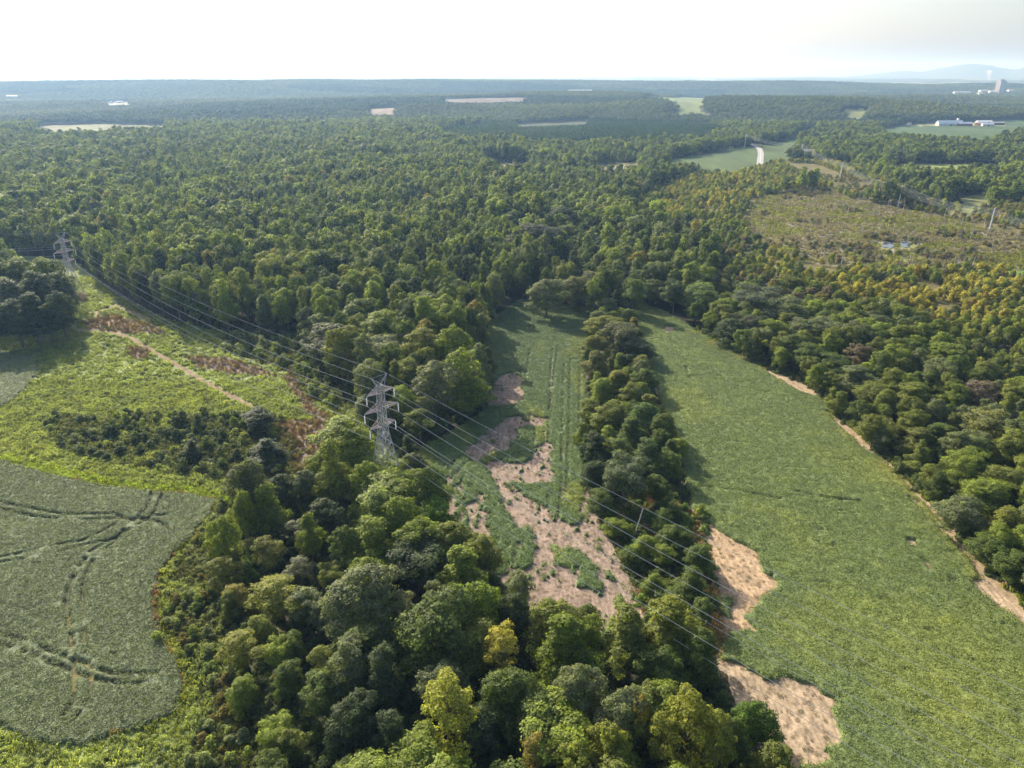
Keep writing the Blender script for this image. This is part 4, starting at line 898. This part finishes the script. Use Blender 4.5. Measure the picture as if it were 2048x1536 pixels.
# leaf layer over the crops
XS, YS, ZS, TS_ = [], [], [], []
for nm, poly, stp, ymax in (('R', R_POLY, 1.25, 430), ('M', M_POLY, 1.1, 430), ('L', L_POLY, 1.0, 400), ('L2', L2_POLY, 1.3, 400)):
    x0, y0 = poly.min(0); x1, y1 = poly.max(0); x0 = max(x0, -300)
    X, Y = jgrid(x0, min(x1, 190), max(y0, 60), min(y1, ymax), stp)
    h, c = crop_height(nm, X, Y); k = (h > (.3 if nm != 'L' else .52))
    for l in (WHEEL_L if nm == 'L' else WHEEL_M if nm == 'M' else []): k &= dline(l, X, Y, 3.0) > (.75 if nm == 'L' else .5)
    XS.append(X[k]); YS.append(Y[k]); ZS.append(h[k] + .02); TS_.append(c[k] * 1.15 * rng.uniform(.94, 1.06, (k.sum(), 1)))
cover('bean_foliage', np.concatenate(XS), np.concatenate(YS), np.concatenate(ZS), rng.uniform(.8, 1.2, sum(map(len, XS))), CBEAN, 4, np.vstack(TS_), 'leafy top layer of the bean crops', 'foliage')
# meadow grass
X, Y = jgrid(-330, 80, 62, 420, 1.15)
Xw, Yw = warp(X, Y, 1.6, 5)
k = inside(MEAD, Xw, Yw) & ~inside(L_POLY, X, Y) & ~inside(L2_POLY, X, Y) & (dline(TRACK, X, Y) > 1.35) & (dline(TRACK2, X, Y) > 1.6) & ~inside(CLUMP, X, Y)
for b in BRUSH: k &= ~(inside(b, X, Y) & (rng.random(len(X)) < .65))
k &= (Y < 260) | (rng.random(len(X)) < .5)
X, Y = X[k], Y[k]; t = land_colour(X, Y) * 1.28
z = .55 * (fbm(X / 2.6, Y / 2.6, 3, 12) - .3)
big = np.where(fbm(X / 4, Y / 4, 2, 171) > .62, 1.5, 1.0)
edge_ = dline(np.concatenate([L_POLY[:8]]), X, Y, 9.0) < 4.2; big = np.where(edge_, 1.25, big)
cover('meadow_grass', X, Y, z, rng.uniform(.7, 1.25, len(X)) * big, CTUFT, 4, t, 'rank yellow-green meadow grass around the track and power line', 'grass')
X, Y = jgrid(-330, 60, 62, 400, 2.4); Xw, Yw = warp(X, Y, 1.6, 5)
k = inside(MEAD, Xw, Yw) & ~inside(L_POLY, X, Y) & ~inside(L2_POLY, X, Y) & (dline(TRACK, X, Y) > 2.4) & ~inside(CLUMP, X, Y) & ((fbm(X / 9, Y / 5, 3, 211) > .60) | (rng.random(len(X)) < .05))
X, Y = X[k], Y[k]; q = rng.random((len(X), 1)); r_ = rng.uniform(.25, .62, len(X))
scatter('meadow_weeds', np.stack([X, Y, .5 * (fbm(X / 2.6, Y / 2.6, 3, 12) - .3)], 1), np.stack([X * 0, X * 0, rng.uniform(0, 6.28, len(X))], 1), np.stack([r_ * 1.3, r_ * 1.3, r_ * .8], 1), rng.integers(0, 5, len(X)),
        np.array([.20, .235, .07]) * q + np.array([.11, .145, .06]) * (1 - q), CSHR, 'clumps of taller weeds dotted through the meadow grass', 'weeds')
# weeds on the margins of the right-hand field
X, Y = jgrid(20, 200, 80, 420, 1.0); e = dline(R_POLY[2:13], X, Y, 6.0); k = (e < 3.6) & ~inside(R_POLY, X, Y) & (dline(TRACK3, X, Y) > 1.3)
X2, Y2 = jgrid(0, 90, 85, 180, 1.1); k2 = inside(HB, X2, Y2)
X = np.concatenate([X[k], X2[k2]]); Y = np.concatenate([Y[k], Y2[k2]])
cover('margin_weeds', X, Y, X * 0, rng.uniform(.9, 1.7, len(X)), CTUFT, 4, land_colour(X, Y) * 1.15, 'green and yellow weeds along the field margins', 'weeds')
# dry brown brush
XS, YS = [], []
for b, s in [(b, 2.1) for b in BRUSH] + [(HB, 5.0)]:
    x0, y0 = b.min(0); x1, y1 = b.max(0); X, Y = jgrid(x0, x1, y0, y1, s); k = inside(b, *warp(X, Y, 1.5, 4)); XS.append(X[k]); YS.append(Y[k])
X = np.concatenate(XS); Y = np.concatenate(YS)
cover('dry_brush', X, Y, X * 0, rng.uniform(.6, 1.15, len(X)), CTWIG, 3, np.array([.25, .19, .155]) * rng.uniform(.7, 1.3, (len(X), 1)), 'reddish brown dead brush beside the track', 'brush')
# scattered weeds and straw on bare ground of both fields
X, Y = jgrid(-40, 110, 60, 260, 1.15); k = np.zeros(len(X), bool)
for b in R_BARE + M_BARE: k |= inside(b, X, Y)
k &= rng.random(len(X)) < .28
X, Y = X[k], Y[k]; g = rng.random(len(X)) < .12; q = rng.random((len(X), 1))
cover('stubble', X, Y, X * 0 + .12, rng.uniform(.3, .6, len(X)), CBEAN, 4, np.where(g[:, None], np.array([.09, .12, .04]), np.array([.36, .28, .21]) * q + np.array([.17, .13, .10]) * (1 - q)), 'straw stubble and stray weeds on the bare patches', 'stubble')

# ------------------------------------------------------------------ swamp: pools, reeds and snags
def sheet(name, poly, z, mat, label=None, kind='structure', cat=None):
    c = poly.mean(0); n = len(poly); V = [(c[0], c[1], z)] + [(p[0], p[1], z) for p in poly]
    F = [(0, i + 1, (i + 1) % n + 1) for i in range(n)]
    o = link(name, npmesh(name, V, F, mat)); tag(o, label, cat, None, kind); return o
m, nt, b, out = new_mat('pool_water'); b.inputs['Base Color'].default_value = (.05, .06, .06, 1); b.inputs['Roughness'].default_value = .08; b.inputs['Specular IOR Level'].default_value = .6
nz = N(nt, 'ShaderNodeTexNoise'); nz.inputs['Scale'].default_value = .6; bp = N(nt, 'ShaderNodeBump'); bp.inputs['Strength'].default_value = .08
nt.links.new(nz.outputs[0], bp.inputs['Height']); nt.links.new(bp.outputs[0], b.inputs['Normal']); M_WATER = m
def blob(px, py, w, h, seed):
    r = random.Random(seed); return P([(px + w * .5 * math.cos(a) * r.uniform(.6, 1.15), py + h * .5 * math.sin(a) * r.uniform(.6, 1.15)) for a in np.linspace(0, 6.28, 15)[:-1]])
sheet('water', blob(1777, 490, 30, 16, 1), .32, M_WATER, 'larger pale pool in the swamp')
sheet('water', blob(1811, 489, 24, 15, 2), .32, M_WATER, 'smaller pale pool in the swamp')
sheet('water', blob(1834, 487, 11, 8, 3), .32, M_WATER, 'tiny pool right of the two swamp pools')
X, Y = jgrid(140, 700, 370, 900, 2.8); k = inside(SWAMP, *warp(X, Y, 9, 28)) & (rng.random(len(X)) < .75)
for ppx, ppy, pw, ph in ((1777, 493, 44, 26), (1811, 492, 36, 24), (1834, 489, 16, 12)): k &= ~inside(blob(ppx, ppy, pw, ph, 1), X, Y)
X, Y = X[k], Y[k]; CREED = proto_coll('reed', [tuft_mesh(530 + q) for q in range(3)])
cover('reeds', X, Y, X * 0, rng.uniform(1.0, 2.2, len(X)), CREED, 3, land_colour(X, Y) * rng.uniform(.7, 1.3, (len(X), 1)), 'brown and olive reeds and sedge of the swamp', 'reeds')
def snag_mesh(seed, H=9.0):
    r = random.Random(seed); mb = MB(); x = y = 0; pts = [(0, 0, -.2)]
    for k in range(4): x += r.uniform(-.25, .25); y += r.uniform(-.25, .25); pts.append((x, y, H * (k + 1) / 4))
    for k in range(4): mb.bar(pts[k], pts[k + 1], .28 * (1 - k * .22), .28 * (1 - (k + 1) * .22) + .02, 5)
    for k in range(9):
        z = H * r.uniform(.35, .95); a = r.uniform(0, 6.28); l = r.uniform(.6, 1.6); mb.bar((x * z / H, y * z / H, z), (x * z / H + l * math.cos(a), y * z / H + l * math.sin(a), z + l * r.uniform(.3, 1)), .06, .02, 3)
    return np.concatenate(mb.v), np.concatenate(mb.f)
M_SNAG = mat_plain('silvered_dead_wood', (.42, .38, .35), .9, .2, 2)
SN = [npmesh('dead_tree', *snag_mesh(600 + k), M_SNAG) for k in range(5)]
X, Y = jgrid(180, 520, 395, 700, 7.0); k = inside(SWAMP, X, Y) & (fbm(X / 60, Y / 40, 2, 181) > .42); px, py, _ = proj(X, Y, 4)
k &= (px > 1500) & (px < 2040) & (py > 395) & (py < 530); q = np.nonzero(k)[0]; q = rng.permutation(q)[:150]
SM = [('larger swamp pool', at(1777, 490)), ('smaller swamp pool', at(1811, 489)), ('tall steel pole', at(1800, 414)), ('white steel pole', at(1979, 461)), ('small round clearing', at(1945, 400)), ('substation', at(1616, 318)), ('wood edge below the swamp', at(1700, 545)), ('swamp corner', at(1500, 430))]
for i in q:
    o = link('dead_tree', SN[int(rng.integers(5))], None, (X[i], Y[i], 0)); s = rng.uniform(.45, 1.0); o.scale = (1, 1, s); o.rotation_euler = (rng.normal() * .05, rng.normal() * .05, rng.uniform(0, 6.28))
    sw_ = 'short' if s < .6 else 'middling' if s < .75 else 'slender' if s < .9 else 'tall'
    tag(o, None, 'dead tree', 'bare dead trees standing in the swamp'); LABELQ.append((o, sw_ + ' grey bare snag', sw_, X[i], Y[i], SM))

# ------------------------------------------------------------------ road and track
M_ROAD = mat_plain('worn_asphalt', (.30, .29, .29), .9, .12, .3)
M_PAINT = mat_plain('road_paint', (.75, .72, .6), .8, .1, 1)
def ribbon(name, line, w, z, mat, label):
    P_ = [Vector((a, b, 0)) for a, b in line]; V = []; F = []
    pts = []
    for a, b in zip(P_[:-1], P_[1:]):
        for k in range(12): pts.append(a.lerp(b, k / 12))
    pts.append(P_[-1])
    for _ in range(6): pts = [pts[0]] + [(pts[i - 1] + pts[i] * 2 + pts[i + 1]) / 4 for i in range(1, len(pts) - 1)] + [pts[-1]]
    for i, p in enumerate(pts):
        d = (pts[min(i + 1, len(pts) - 1)] - pts[max(i - 1, 0)]).normalized(); n = Vector((-d.y, d.x, 0)) * w / 2
        for s in (-1, 1): q = p + n * s; V.append((q.x, q.y, float(hgt(q.x, q.y)) + z))
    for i in range(len(pts) - 1): F.append((2 * i, 2 * i + 2, 2 * i + 3, 2 * i + 1))
    o = link(name, npmesh(name, V, F, mat)); tag(o, label, None, None, 'structure'); return o
ribbon('road', ROADLINE, 9.0, .35, M_ROAD, 'pale country road curving out of the trees')
ribbon('road_marking', ROADLINE, .35, .36, M_PAINT, 'centre line of the country road')

# ------------------------------------------------------------------ pylons
U = Vector((.714, -.70, 0))          # along the line, towards the lower right
def pylon(x, y, label, group='lattice pylons of the near power line', rz=None):
    rz = math.atan2(.714, .70) if rz is None else rz      # local +X = across the line
    root = empty('pylon', (x, y, 0), rz); tag(root, label, 'pylon', group)
    def hw(z): return 3.9 + (1.0 - 3.9) * (z / 20.0) if z < 20 else 1.0 + (0.7 - 1.0) * (z - 20) / 13.5
    lev = [0, 5, 9.4, 13.2, 16.4, 19.0, 21.6, 24.1, 26.6, 29.1, 31.5, 33.5]
    mb = MB(); cs = ((-1, -1), (1, -1), (1, 1), (-1, 1))
    for k in range(len(lev) - 1):
        z0, z1 = lev[k], lev[k + 1]; a, c = hw(z0), hw(z1)
        for q in range(4):
            s, t = cs[q], cs[(q + 1) % 4]
            mb.bar((s[0] * a, s[1] * a, z0), (s[0] * c, s[1] * c, z1), .17 if z0 < 20 else .13)
            w = .075 if z0 < 20 else .05
            mb.bar((s[0] * a, s[1] * a, z0), (t[0] * c, t[1] * c, z1), w); mb.bar((t[0] * a, t[1] * a, z0), (s[0] * c, s[1] * c, z1), w)
            mb.bar((s[0] * c, s[1] * c, z1), (t[0] * c, t[1] * c, z1), w * 1.1)
            if z0 < 16: # redundant bracing of the big panels
                m0 = ((s[0] + t[0]) * (a + c) / 4, (s[1] + t[1]) * (a + c) / 4, (z0 + z1) / 2); mb.bar(m0, ((s[0] + t[0]) * c / 2, (s[1] + t[1]) * c / 2, z1), w * .8)
        if k in (2, 4): mb.bar((-c, -c, z1), (c, c, z1), .05); mb.bar((-c, c, z1), (c, -c, z1), .05)
    mb.build('tower_body', M_STEEL, root)
    mb = MB()
    for sx in (-1, 1):
        tip = (sx * 2.6, 0, 36.2)
        for sy in (-1, 1): mb.bar((sx * .85, sy * .85, 33.5), tip, .08); mb.bar((-sx * .85, sy * .85, 33.5), tip, .05)
        mb.bar((sx * .85, -.85, 33.5), (sx * 1.8, 0, 35), .05); mb.bar((sx * 1.8, 0, 35), (sx * .85, .85, 33.5), .05)
    mb.bar((-2.6, 0, 36.2), (2.6, 0, 36.2), .06)
    mb.build('ground_wire_peak', M_STEEL, root)
    pts = []
    for z, L in ((31.5, 4.5), (26.6, 5.6), (21.6, 4.3)):
        for sx in (-1, 1):
            mb = MB(); w = hw(z); tip = Vector((sx * L, 0, z)); n = 5
            for sy in (-1, 1):
                lo = Vector((sx * w, sy * w, z)); mb.bar(lo, tip, .11); up = Vector((sx * w, sy * w, z + 1.7)); mb.bar(up, tip, .09)
                for k in range(n):
                    p0 = lo.lerp(tip, k / n); p1 = up.lerp(tip, (k + .5) / n); p2 = lo.lerp(tip, (k + 1) / n); mb.bar(p0, p1, .05); mb.bar(p1, p2, .05)
            for k in range(n):
                a_ = Vector((sx * w, -w, z)).lerp(tip, k / n); b_ = Vector((sx * w, w, z)).lerp(tip, (k + .5) / n); c_ = Vector((sx * w, -w, z)).lerp(tip, (k + 1) / n); mb.bar(a_, b_, .05); mb.bar(b_, c_, .05)
            mb.build('cross_arm', M_STEEL_RUST, root)
            mb = MB(); mb.bar(tip, tip + Vector((0, 0, -2.8)), .035, .035, 6)
            for k in range(11): zz = -.35 - .2 * k; mb.bar(tip + Vector((0, 0, zz)), tip + Vector((0, 0, zz - .12)), .16, .10, 8)
            mb.bar(tip + Vector((0, -.35, -2.75)), tip + Vector((0, .35, -2.75)), .05)
            mb.build('insulator', M_PORCELAIN, root); pts.append(Vector((sx * L, 0, z - 2.8)))
    pts += [Vector((-2.6, 0, 36.2)), Vector((2.6, 0, 36.2))]
    R_ = Matrix.Rotation(rz, 3, 'Z'); return [R_ @ p + Vector((x, y, 0)) for p in pts]
P1 = at(758, 752, 36.2); P2 = at(120, 466, 36.2)
d12 = Vector((P1[0] - P2[0], P1[1] - P2[1], 0)); U = d12.normalized(); RZ = math.atan2(U.y, U.x) + math.pi / 2
a1 = pylon(P1[0], P1[1], 'grey steel lattice pylon rising from trees beside the patchy field', rz=RZ)
a2 = pylon(P2[0], P2[1], 'smaller-looking far lattice pylon on the meadow by the dark clump', rz=RZ + .25)
UN = U.copy()
a0 = [p + UN * 300 for p in a1]                       # next pylon stands outside the picture
back = Matrix.Rotation(.55, 3, 'Z') @ (-U)
ctr2 = Vector((P2[0], P2[1], 0)); a3 = [Matrix.Rotation(.45, 3, 'Z') @ (p - ctr2) + ctr2 + back * 260 for p in a2]
def cable(spans, r, label, group, sag=8.0, name='cable', n=26):
    mb = MB()
    for A, B, sg in spans:
        pr = None
        for k in range(n + 1):
            t = k / n; p = A.lerp(B, t); p = Vector((p.x, p.y, p.z - sg * 4 * t * (1 - t)))
            if pr is not None: mb.bar(pr, p, r, r, 3)
            pr = p
    o = mb.build(name, M_WIRE); tag(o, label, 'cable', group); return o
lvl = ['top', 'top', 'middle', 'middle', 'bottom', 'bottom', 'shield', 'shield']
for k in range(8):
    side = 'left' if k % 2 == 0 else 'right'
    lab = ('%s conductor cable strung from the %s side of both pylons' % (lvl[k], side)) if k < 6 else 'thin shield cable on the %s peak of both pylons' % side
    sg = 8.5 if k < 6 else 6.0
    cable([(a3[k], a2[k], sg * .8), (a2[k], a1[k], sg * .8), (a1[k], a0[k], sg)], .042 if k < 6 else .03, lab, 'cables of the near power line')

# old utility pole in the hedgerow
pb = at(1268, 1075); mb = MB(); top = Vector((1.9, .9, 8.2)); mb.bar((0, 0, -.3), top * .5, .16, .14, 10); mb.bar(top * .5, top, .14, .11, 10)
root = empty('utility_pole', (pb[0], pb[1], 0)); tag(root, 'leaning bleached wooden pole standing in the vine-covered hedgerow end', 'pole')
mb.build('pole_shaft', M_WOOD, root); mb = MB(); mb.bar(top + Vector((-.02, 0, -.1)), top + Vector((.02, 0.01, .06)), .15, .13, 10); mb.build('pole_cap', M_STEEL, root)
mb = MB(); mb.bar(top * .93 + Vector((-.22, 0, 0)), top * .93 + Vector((.22, 0, 0)), .05, .05, 6); mb.build('bracket', M_STEEL, root)

# second power line: steel monopoles
def monopole(px, pyb, pyt, label, arms=True, rz=.8):
    x, y = at(px, pyb); z0 = float(hgt(x, y)); zc = proj(x, y, z0)[2]; H = (pyb - pyt) * zc / FPX / cp
    root = empty('steel_pole', (x, y, z0), rz); tag(root, label, 'pole', 'poles of the second power line')
    mb = MB(); mb.bar((0, 0, -.5), (0, 0, H), .55, .28, 10); mb.build('shaft', M_PORCELAIN, root)
    pts = []
    for f in (.98, .86, .74):
        for s in (-1, 1):
            m2 = MB(); m2.bar((0, 0, H * f), (s * 3.2, 0, H * f + .5), .14, .08, 4); m2.build('arm', M_STEEL, root); pts.append(Matrix.Rotation(rz, 3, 'Z') @ Vector((s * 3.2, 0, H * f - .6)) + Vector((x, y, z0)))
    return pts
q0 = monopole(1979, 459, 420, 'white steel pole highest on the right edge of the swamp', rz=.9)
q1 = monopole(1796, 413, 374, 'steel pole between the swamp and the far small clearing', rz=.9)
q2 = monopole(1681, 352, 328, 'slim steel pole standing in trees near the substation', rz=.9)
q3 = monopole(1601, 316, 291, 'steel pole beside the substation frame', rz=.9)
q4 = monopole(1489, 295, 270, 'tall pole beyond the country road at the forest edge', rz=1.2)
off = q0[0] - q1[0]
qm = [p + (q0[i] - q1[i]) * 1.0 for i, p in enumerate(q0)]
for k in range(6):
    cable([(q3[k], q2[k], 3), (q2[k], q1[k], 4), (q1[k], q0[k], 4), (q0[k], qm[k], 4)], .06, '%s %s cable of the second power line past the swamp' % (['top', 'top', 'middle', 'middle', 'lowest', 'lowest'][k], ['near-side', 'off-side'][k % 2]), 'cables of the second power line', n=14)
for k in range(4):
    cable([(q4[k], q3[k], 5)], .06, '%s %s cable between the road pole and the substation' % (['top', 'top', 'lower', 'lower'][k], ['near-side', 'off-side'][k % 2]), 'cables behind the substation', n=12)

# substation frame
x, y = at(1616, 318); z0 = float(hgt(x, y)); zc = proj(x, y, z0)[2]; W = 27 * zc / FPX; H = 17 * zc / FPX
root = empty('substation', (x, y, z0), -.25); tag(root, 'pale steel substation frame on gravel beyond the young wood', 'substation')
mb = MB()
for i in range(6):
    for yy in (0, 9):
        xx = -W / 2 + W * i / 5; mb.bar((xx, yy, 0), (xx, yy, H), .35, .35)
mb.build('column', M_PORCELAIN, root); mb = MB()
for zz in (H * .52, H * .98):
    for yy in (0, 9): mb.bar((-W / 2 - .3, yy, zz), (W / 2 + .3, yy, zz), .42, .42)
    for i in range(6): mb.bar((-W / 2 + W * i / 5, 0, zz - .1), (-W / 2 + W * i / 5, 9, zz - .1), .3, .3)
mb.build('beam', M_STEEL_RUST, root); mb = MB()
for i in range(10):
    xx = -W / 2 + W * (i + .5) / 10
    for zz in (H * .48, H * .94): mb.bar((xx, 0, zz), (xx, 0, zz - 2.6), .25, .15, 6)
mb.build('insulator_rack', M_PORCELAIN, root)
for i in range(3):
    mb = MB(); xx = -W / 3 + i * W / 3; mb.box(xx - 1.5, xx + 1.5, 3, 6, 0, 3); mb.box(xx - 1.1, xx + 1.1, 2.6, 3, .4, 2.6); mb.bar((xx, 4.5, 3), (xx, 4.5, 4.2), .2, .12, 6); mb.build('transformer', M_STEEL, root)

# ------------------------------------------------------------------ farm, tower and far buildings
M_ROOFW = mat_plain('pale_metal_roof', (.72, .72, .74), .5, .06, .1); M_WALLW = mat_plain('white_siding', (.62, .62, .6), .7, .08, .2); M_ROOFG = mat_plain('grey_roof', (.32, .32, .34), .7, .1, .1)
M_RED = mat_plain('red_barn_wall', (.22, .07, .05), .8, .1, .2); M_CONC = mat_plain('tower_concrete', (.46, .42, .40), .85, .2, .06); M_GLASSD = mat_plain('dark_openings', (.05, .05, .06), .4, .1, 1)
def barn(px, py, L, Wd, H, roof, wall, label, rz=0.0, name='barn', cat='barn', rise=2.2, group=None):
    x, y = at(px, py); z0 = float(hgt(x, y)); root = empty(name, (x, y, z0), rz); tag(root, label, cat, group)
    mb = MB(); mb.box(-L / 2, L / 2, -Wd / 2, Wd / 2, -.5, H)
    for s in (-1, 1): mb.add([(s * L / 2, -Wd / 2, H), (s * L / 2, Wd / 2, H), (s * L / 2, 0, H + rise), (s * L / 2, 0, H + rise)], [(0, 1, 2, 3)])
    mb.build('wall', wall, root)
    mb = MB(); o_ = .5
    for s in (-1, 1):
        mb.add([(-L / 2 - o_, s * (Wd / 2 + o_), H + .05), (L / 2 + o_, s * (Wd / 2 + o_), H + .05), (L / 2 + o_, 0, H + rise + .15), (-L / 2 - o_, 0, H + rise + .15),
                (-L / 2 - o_, s * (Wd / 2 + o_), H - .1), (L / 2 + o_, s * (Wd / 2 + o_), H - .1), (L / 2 + o_, 0, H + rise), (-L / 2 - o_, 0, H + rise)], [(0, 1, 2, 3), (4, 7, 6, 5), (0, 4, 5, 1), (0, 3, 7, 4), (1, 5, 6, 2)])
    mb.build('roof', roof, root)
    mb = MB(); mb.box(-2, 2, -Wd / 2 - .06, -Wd / 2 - .01, 0, min(3.2, H - .3)); mb.build('door', M_GLASSD, root)
    n = max(2, int(L / 9))
    for k in range(n):
        xx = -L / 2 + L * (k + .5) / n
        if abs(xx) < 3.2: continue
        m2 = MB(); m2.box(xx - .8, xx + .8, -Wd / 2 - .05, -Wd / 2 - .01, H * .45, H * .75); m2.build('window', M_GLASSD, root)
    return root
fk = 'farm buildings along the big green field'
barn(1898, 251, 62, 16, 5, M_ROOFW, M_WALLW, 'long white-roofed barn left of the silo', .05, group=fk, rise=7)
barn(1928, 251.5, 34, 12, 4.5, M_ROOFW, M_RED, 'low white-roofed barn just right of the silo', .05, group=fk, rise=4)
barn(1958, 251, 16, 12, 5, M_ROOFG, M_RED, 'small red barn with grey roof in the farm yard', .3, group=fk)
barn(1967, 248.5, 36, 14, 5, M_ROOFW, M_WALLW, 'white-roofed shed behind the red barn', -.05, group=fk, rise=4)
barn(1974, 252, 28, 10, 4, M_ROOFW, M_WALLW, 'low pale shed in front of the farm sheds', .05, group=fk, rise=3)
barn(1992, 250, 36, 12, 5, M_ROOFG, M_GLASSD, 'dark open-sided shed at the right end of the farm', .03, group=fk)
barn(1817, 251.5, 9, 8, 5, M_ROOFG, M_WALLW, 'little white house by the wood left of the farm', .4, 'house', 'house', group=None)
x, y = at(1914, 250.5); z0 = float(hgt(x, y)); root = empty('silo', (x, y, z0)); tag(root, 'grey farm silo with white domed cap beside the long barn', 'silo')
mb = MB(); mb.bar((0, 0, 0), (0, 0, 13), 3.2, 3.2, 16); mb.build('silo_wall', M_CONC, root, smoothf=True)
mb = MB()
for k in range(5): a, b = k * math.pi / 10, (k + 1) * math.pi / 10; mb.bar((0, 0, 13 + 3.2 * math.sin(a)), (0, 0, 13 + 3.2 * math.sin(b)), 3.4 * math.cos(a), 3.4 * math.cos(b) + .02, 16)
mb.build('dome', M_ROOFW, root, smoothf=True)
# tower block on the far ridge
x, y = at(1998, 188, 6); z0 = float(hgt(x, y)); zc = proj(x, y, z0)[2]; k_ = zc / FPX; W = 17 * k_; H = 27 * k_
root = empty('tower_block', (x, y, z0), .35); tag(root, 'tall pale concrete silo tower above the far right ridge', 'tower')
mb = MB(); mb.box(-W / 2, W / 2 * .45, -W * .3, W * .3, 0, H); mb.build('front_block', M_CONC, root)
mb = MB(); mb.box(W / 2 * .45 + .05, W / 2, -W * .26, W * .26, 0, H * .96); mb.build('stair_block', mat_plain('darker_concrete', (.36, .34, .34), .85, .15, .06), root)
for k in range(5):
    m2 = MB(); xx = -W / 2 + W * .72 * (k + .5) / 5; m2.bar((xx, -W * .3 - .3, 0), (xx, -W * .3 - .3, H * .93), W * .06, W * .06, 8); m2.build('rib', M_CONC, root)
mb = MB(); mb.box(-W * .2, W * .2, -W * .15, W * .15, H + .02, H * 1.06); mb.build('roof_house', M_RED, root)
M_ROOFF = mat_plain('weathered_pale_roof', (.42, .42, .44), .6, .1, .1)
fb = 'far buildings round the tower'
for px, py, L, lab in ((1922, 192, 110, 'long low pale building left of the far tower'), (1966, 188.5, 60, 'low pale building at the foot of the far tower'), (1984, 190, 50, 'pale shed in front of the far tower'),
                       (1958, 194, 26, 'tiny pale building below and left of the far tower'), (2019, 188, 36, 'low pale building right of the far tower')):
    barn(px, py, L * .9, 22, 20, M_ROOFF, M_WALLW, lab, .1, 'low_building', 'building', rise=4, group=fb)
barn(1160, 188.5, 120, 22, 17, M_ROOFF, M_WALLW, 'long thin white building on the central horizon ridge', 0, 'low_building', 'building', rise=5)
barn(240, 206, 30, 14, 5, M_ROOFF, M_WALLW, 'pale buildings roof in the small clearing on the far left', .2, 'low_building', 'building', rise=4)
barn(222, 206.5, 16, 10, 5, M_ROOFF, M_WALLW, 'smaller pale house left in the small far clearing', -.2, 'house', 'house', rise=4)
barn(26, 200, 50, 16, 18, M_ROOFF, M_WALLW, 'white speck of a house in the woods at the far left', .1, 'house', 'house', rise=4)

# smoke plume beside the tower
def smoke(px, py, w, h, dens, label):
    x, y = at(px, py, 10); zc = proj(x, y, 10)[2]; W = w * zc / FPX; H = h * zc / FPX; z0 = float(hgt(x, y)) + 8
    V = []; F = []; nr, ns = 12, 14
    for i in range(nr):
        t = i / (nr - 1); r_ = W * (.10 + .45 * t) * math.sqrt(max(.0, 1 - (2 * t - 1) ** 8)) + .01
        for j in range(ns):
            a = 2 * math.pi * j / ns; q = 1 + .25 * math.sin(3 * a + 7 * t) + .15 * math.sin(5 * a - 11 * t); V.append((-W * .35 * t + r_ * q * math.cos(a), r_ * q * math.sin(a), H * t))
    for i in range(nr - 1):
        for j in range(ns): F.append((i * ns + j, i * ns + (j + 1) % ns, (i + 1) * ns + (j + 1) % ns, (i + 1) * ns + j))
    m = bpy.data.materials.new('smoke'); m.use_nodes = True; nt = m.node_tree; nt.nodes.clear(); o_ = nt.nodes.new('ShaderNodeOutputMaterial'); pv = nt.nodes.new('ShaderNodeVolumePrincipled')
    pv.inputs['Density'].default_value = dens; pv.inputs['Color'].default_value = (.97, .97, .97, 1); nt.links.new(pv.outputs[0], o_.inputs['Volume'])
    o = link('smoke', npmesh('smoke', V, F, m), None, (x, y, z0)); tag(o, label, 'smoke', None, 'stuff')
smoke(1978, 161, 11, 20, .016, 'thin white smoke drifting up behind the ridge by the tower')

# ------------------------------------------------------------------ mountains on the right horizon
def mountains():
    prof = [(1560, 0), (1620, 4), (1680, 9), (1720, 8), (1760, 14), (1800, 17), (1830, 15), (1870, 9), (1905, 16), (1925, 20), (1950, 14), (1975, 17), (2000, 21), (2020, 19), (2048, 22), (2100, 20), (2200, 26), (2320, 10), (2450, 0)]
    V = []; F = []; Dm = 16500.0; nx = 140; ny = 16
    for i in range(nx):
        px = 1560 + (2450 - 1560) * i / (nx - 1); h = np.interp(px, [p[0] for p in prof], [p[1] for p in prof])
        az = math.atan((px - 1024) / FPX / cp)
        hh = max(0.0, h) * Dm / FPX / cp * 1.0 / math.cos(az) + (78 if h > 0 else 0)
        for j in range(ny):
            t = j / (ny - 1); d = Dm + 2600 * (t - .5) * 2; q = math.exp(-((t - .5) * 4.2) ** 2)
            z = hh * q * (1 + .18 * (float(fbm(np.array(px / 14.), np.array(t * 9), 3, 191)) - .5)) + 5
            V.append((math.sin(az) * d / math.cos(az) * math.cos(az), math.cos(az) * d, z))
    for i in range(nx - 1):
        for j in range(ny - 1): a = i * ny + j; F.append((a, a + ny, a + ny + 1, a + 1))
    me = npmesh('mountains', V, F, mat_plain('wooded_mountain', (.05, .06, .03), .95, .3, .002), smoothf=True)
    tag(link('mountains', me), 'faint blue mountains on the right horizon', None, None, 'structure')
mountains()

# ------------------------------------------------------------------ haze
mb = MB(); mb.box(-20500, 20500, -20500, 20500, -60, 430)
m = bpy.data.materials.new('haze'); m.use_nodes = True; nt = m.node_tree; nt.nodes.clear()
o_ = nt.nodes.new('ShaderNodeOutputMaterial'); pv = nt.nodes.new('ShaderNodeVolumePrincipled')
pv.inputs['Density'].default_value = HAZE_DENSITY; pv.inputs['Color'].default_value = (.36, .61, 1.0, 1); pv.inputs['Absorption Color'].default_value = (1, 1, 1, 1); pv.inputs['Anisotropy'].default_value = 0.3
nt.links.new(pv.outputs[0], o_.inputs['Volume'])
hz = mb.build('haze', m); tag(hz, 'thin pale blue haze over the whole landscape', 'haze', None, 'stuff')
write_labels()
print('TREES', TREES_N, 'objects', len(sc.objects))
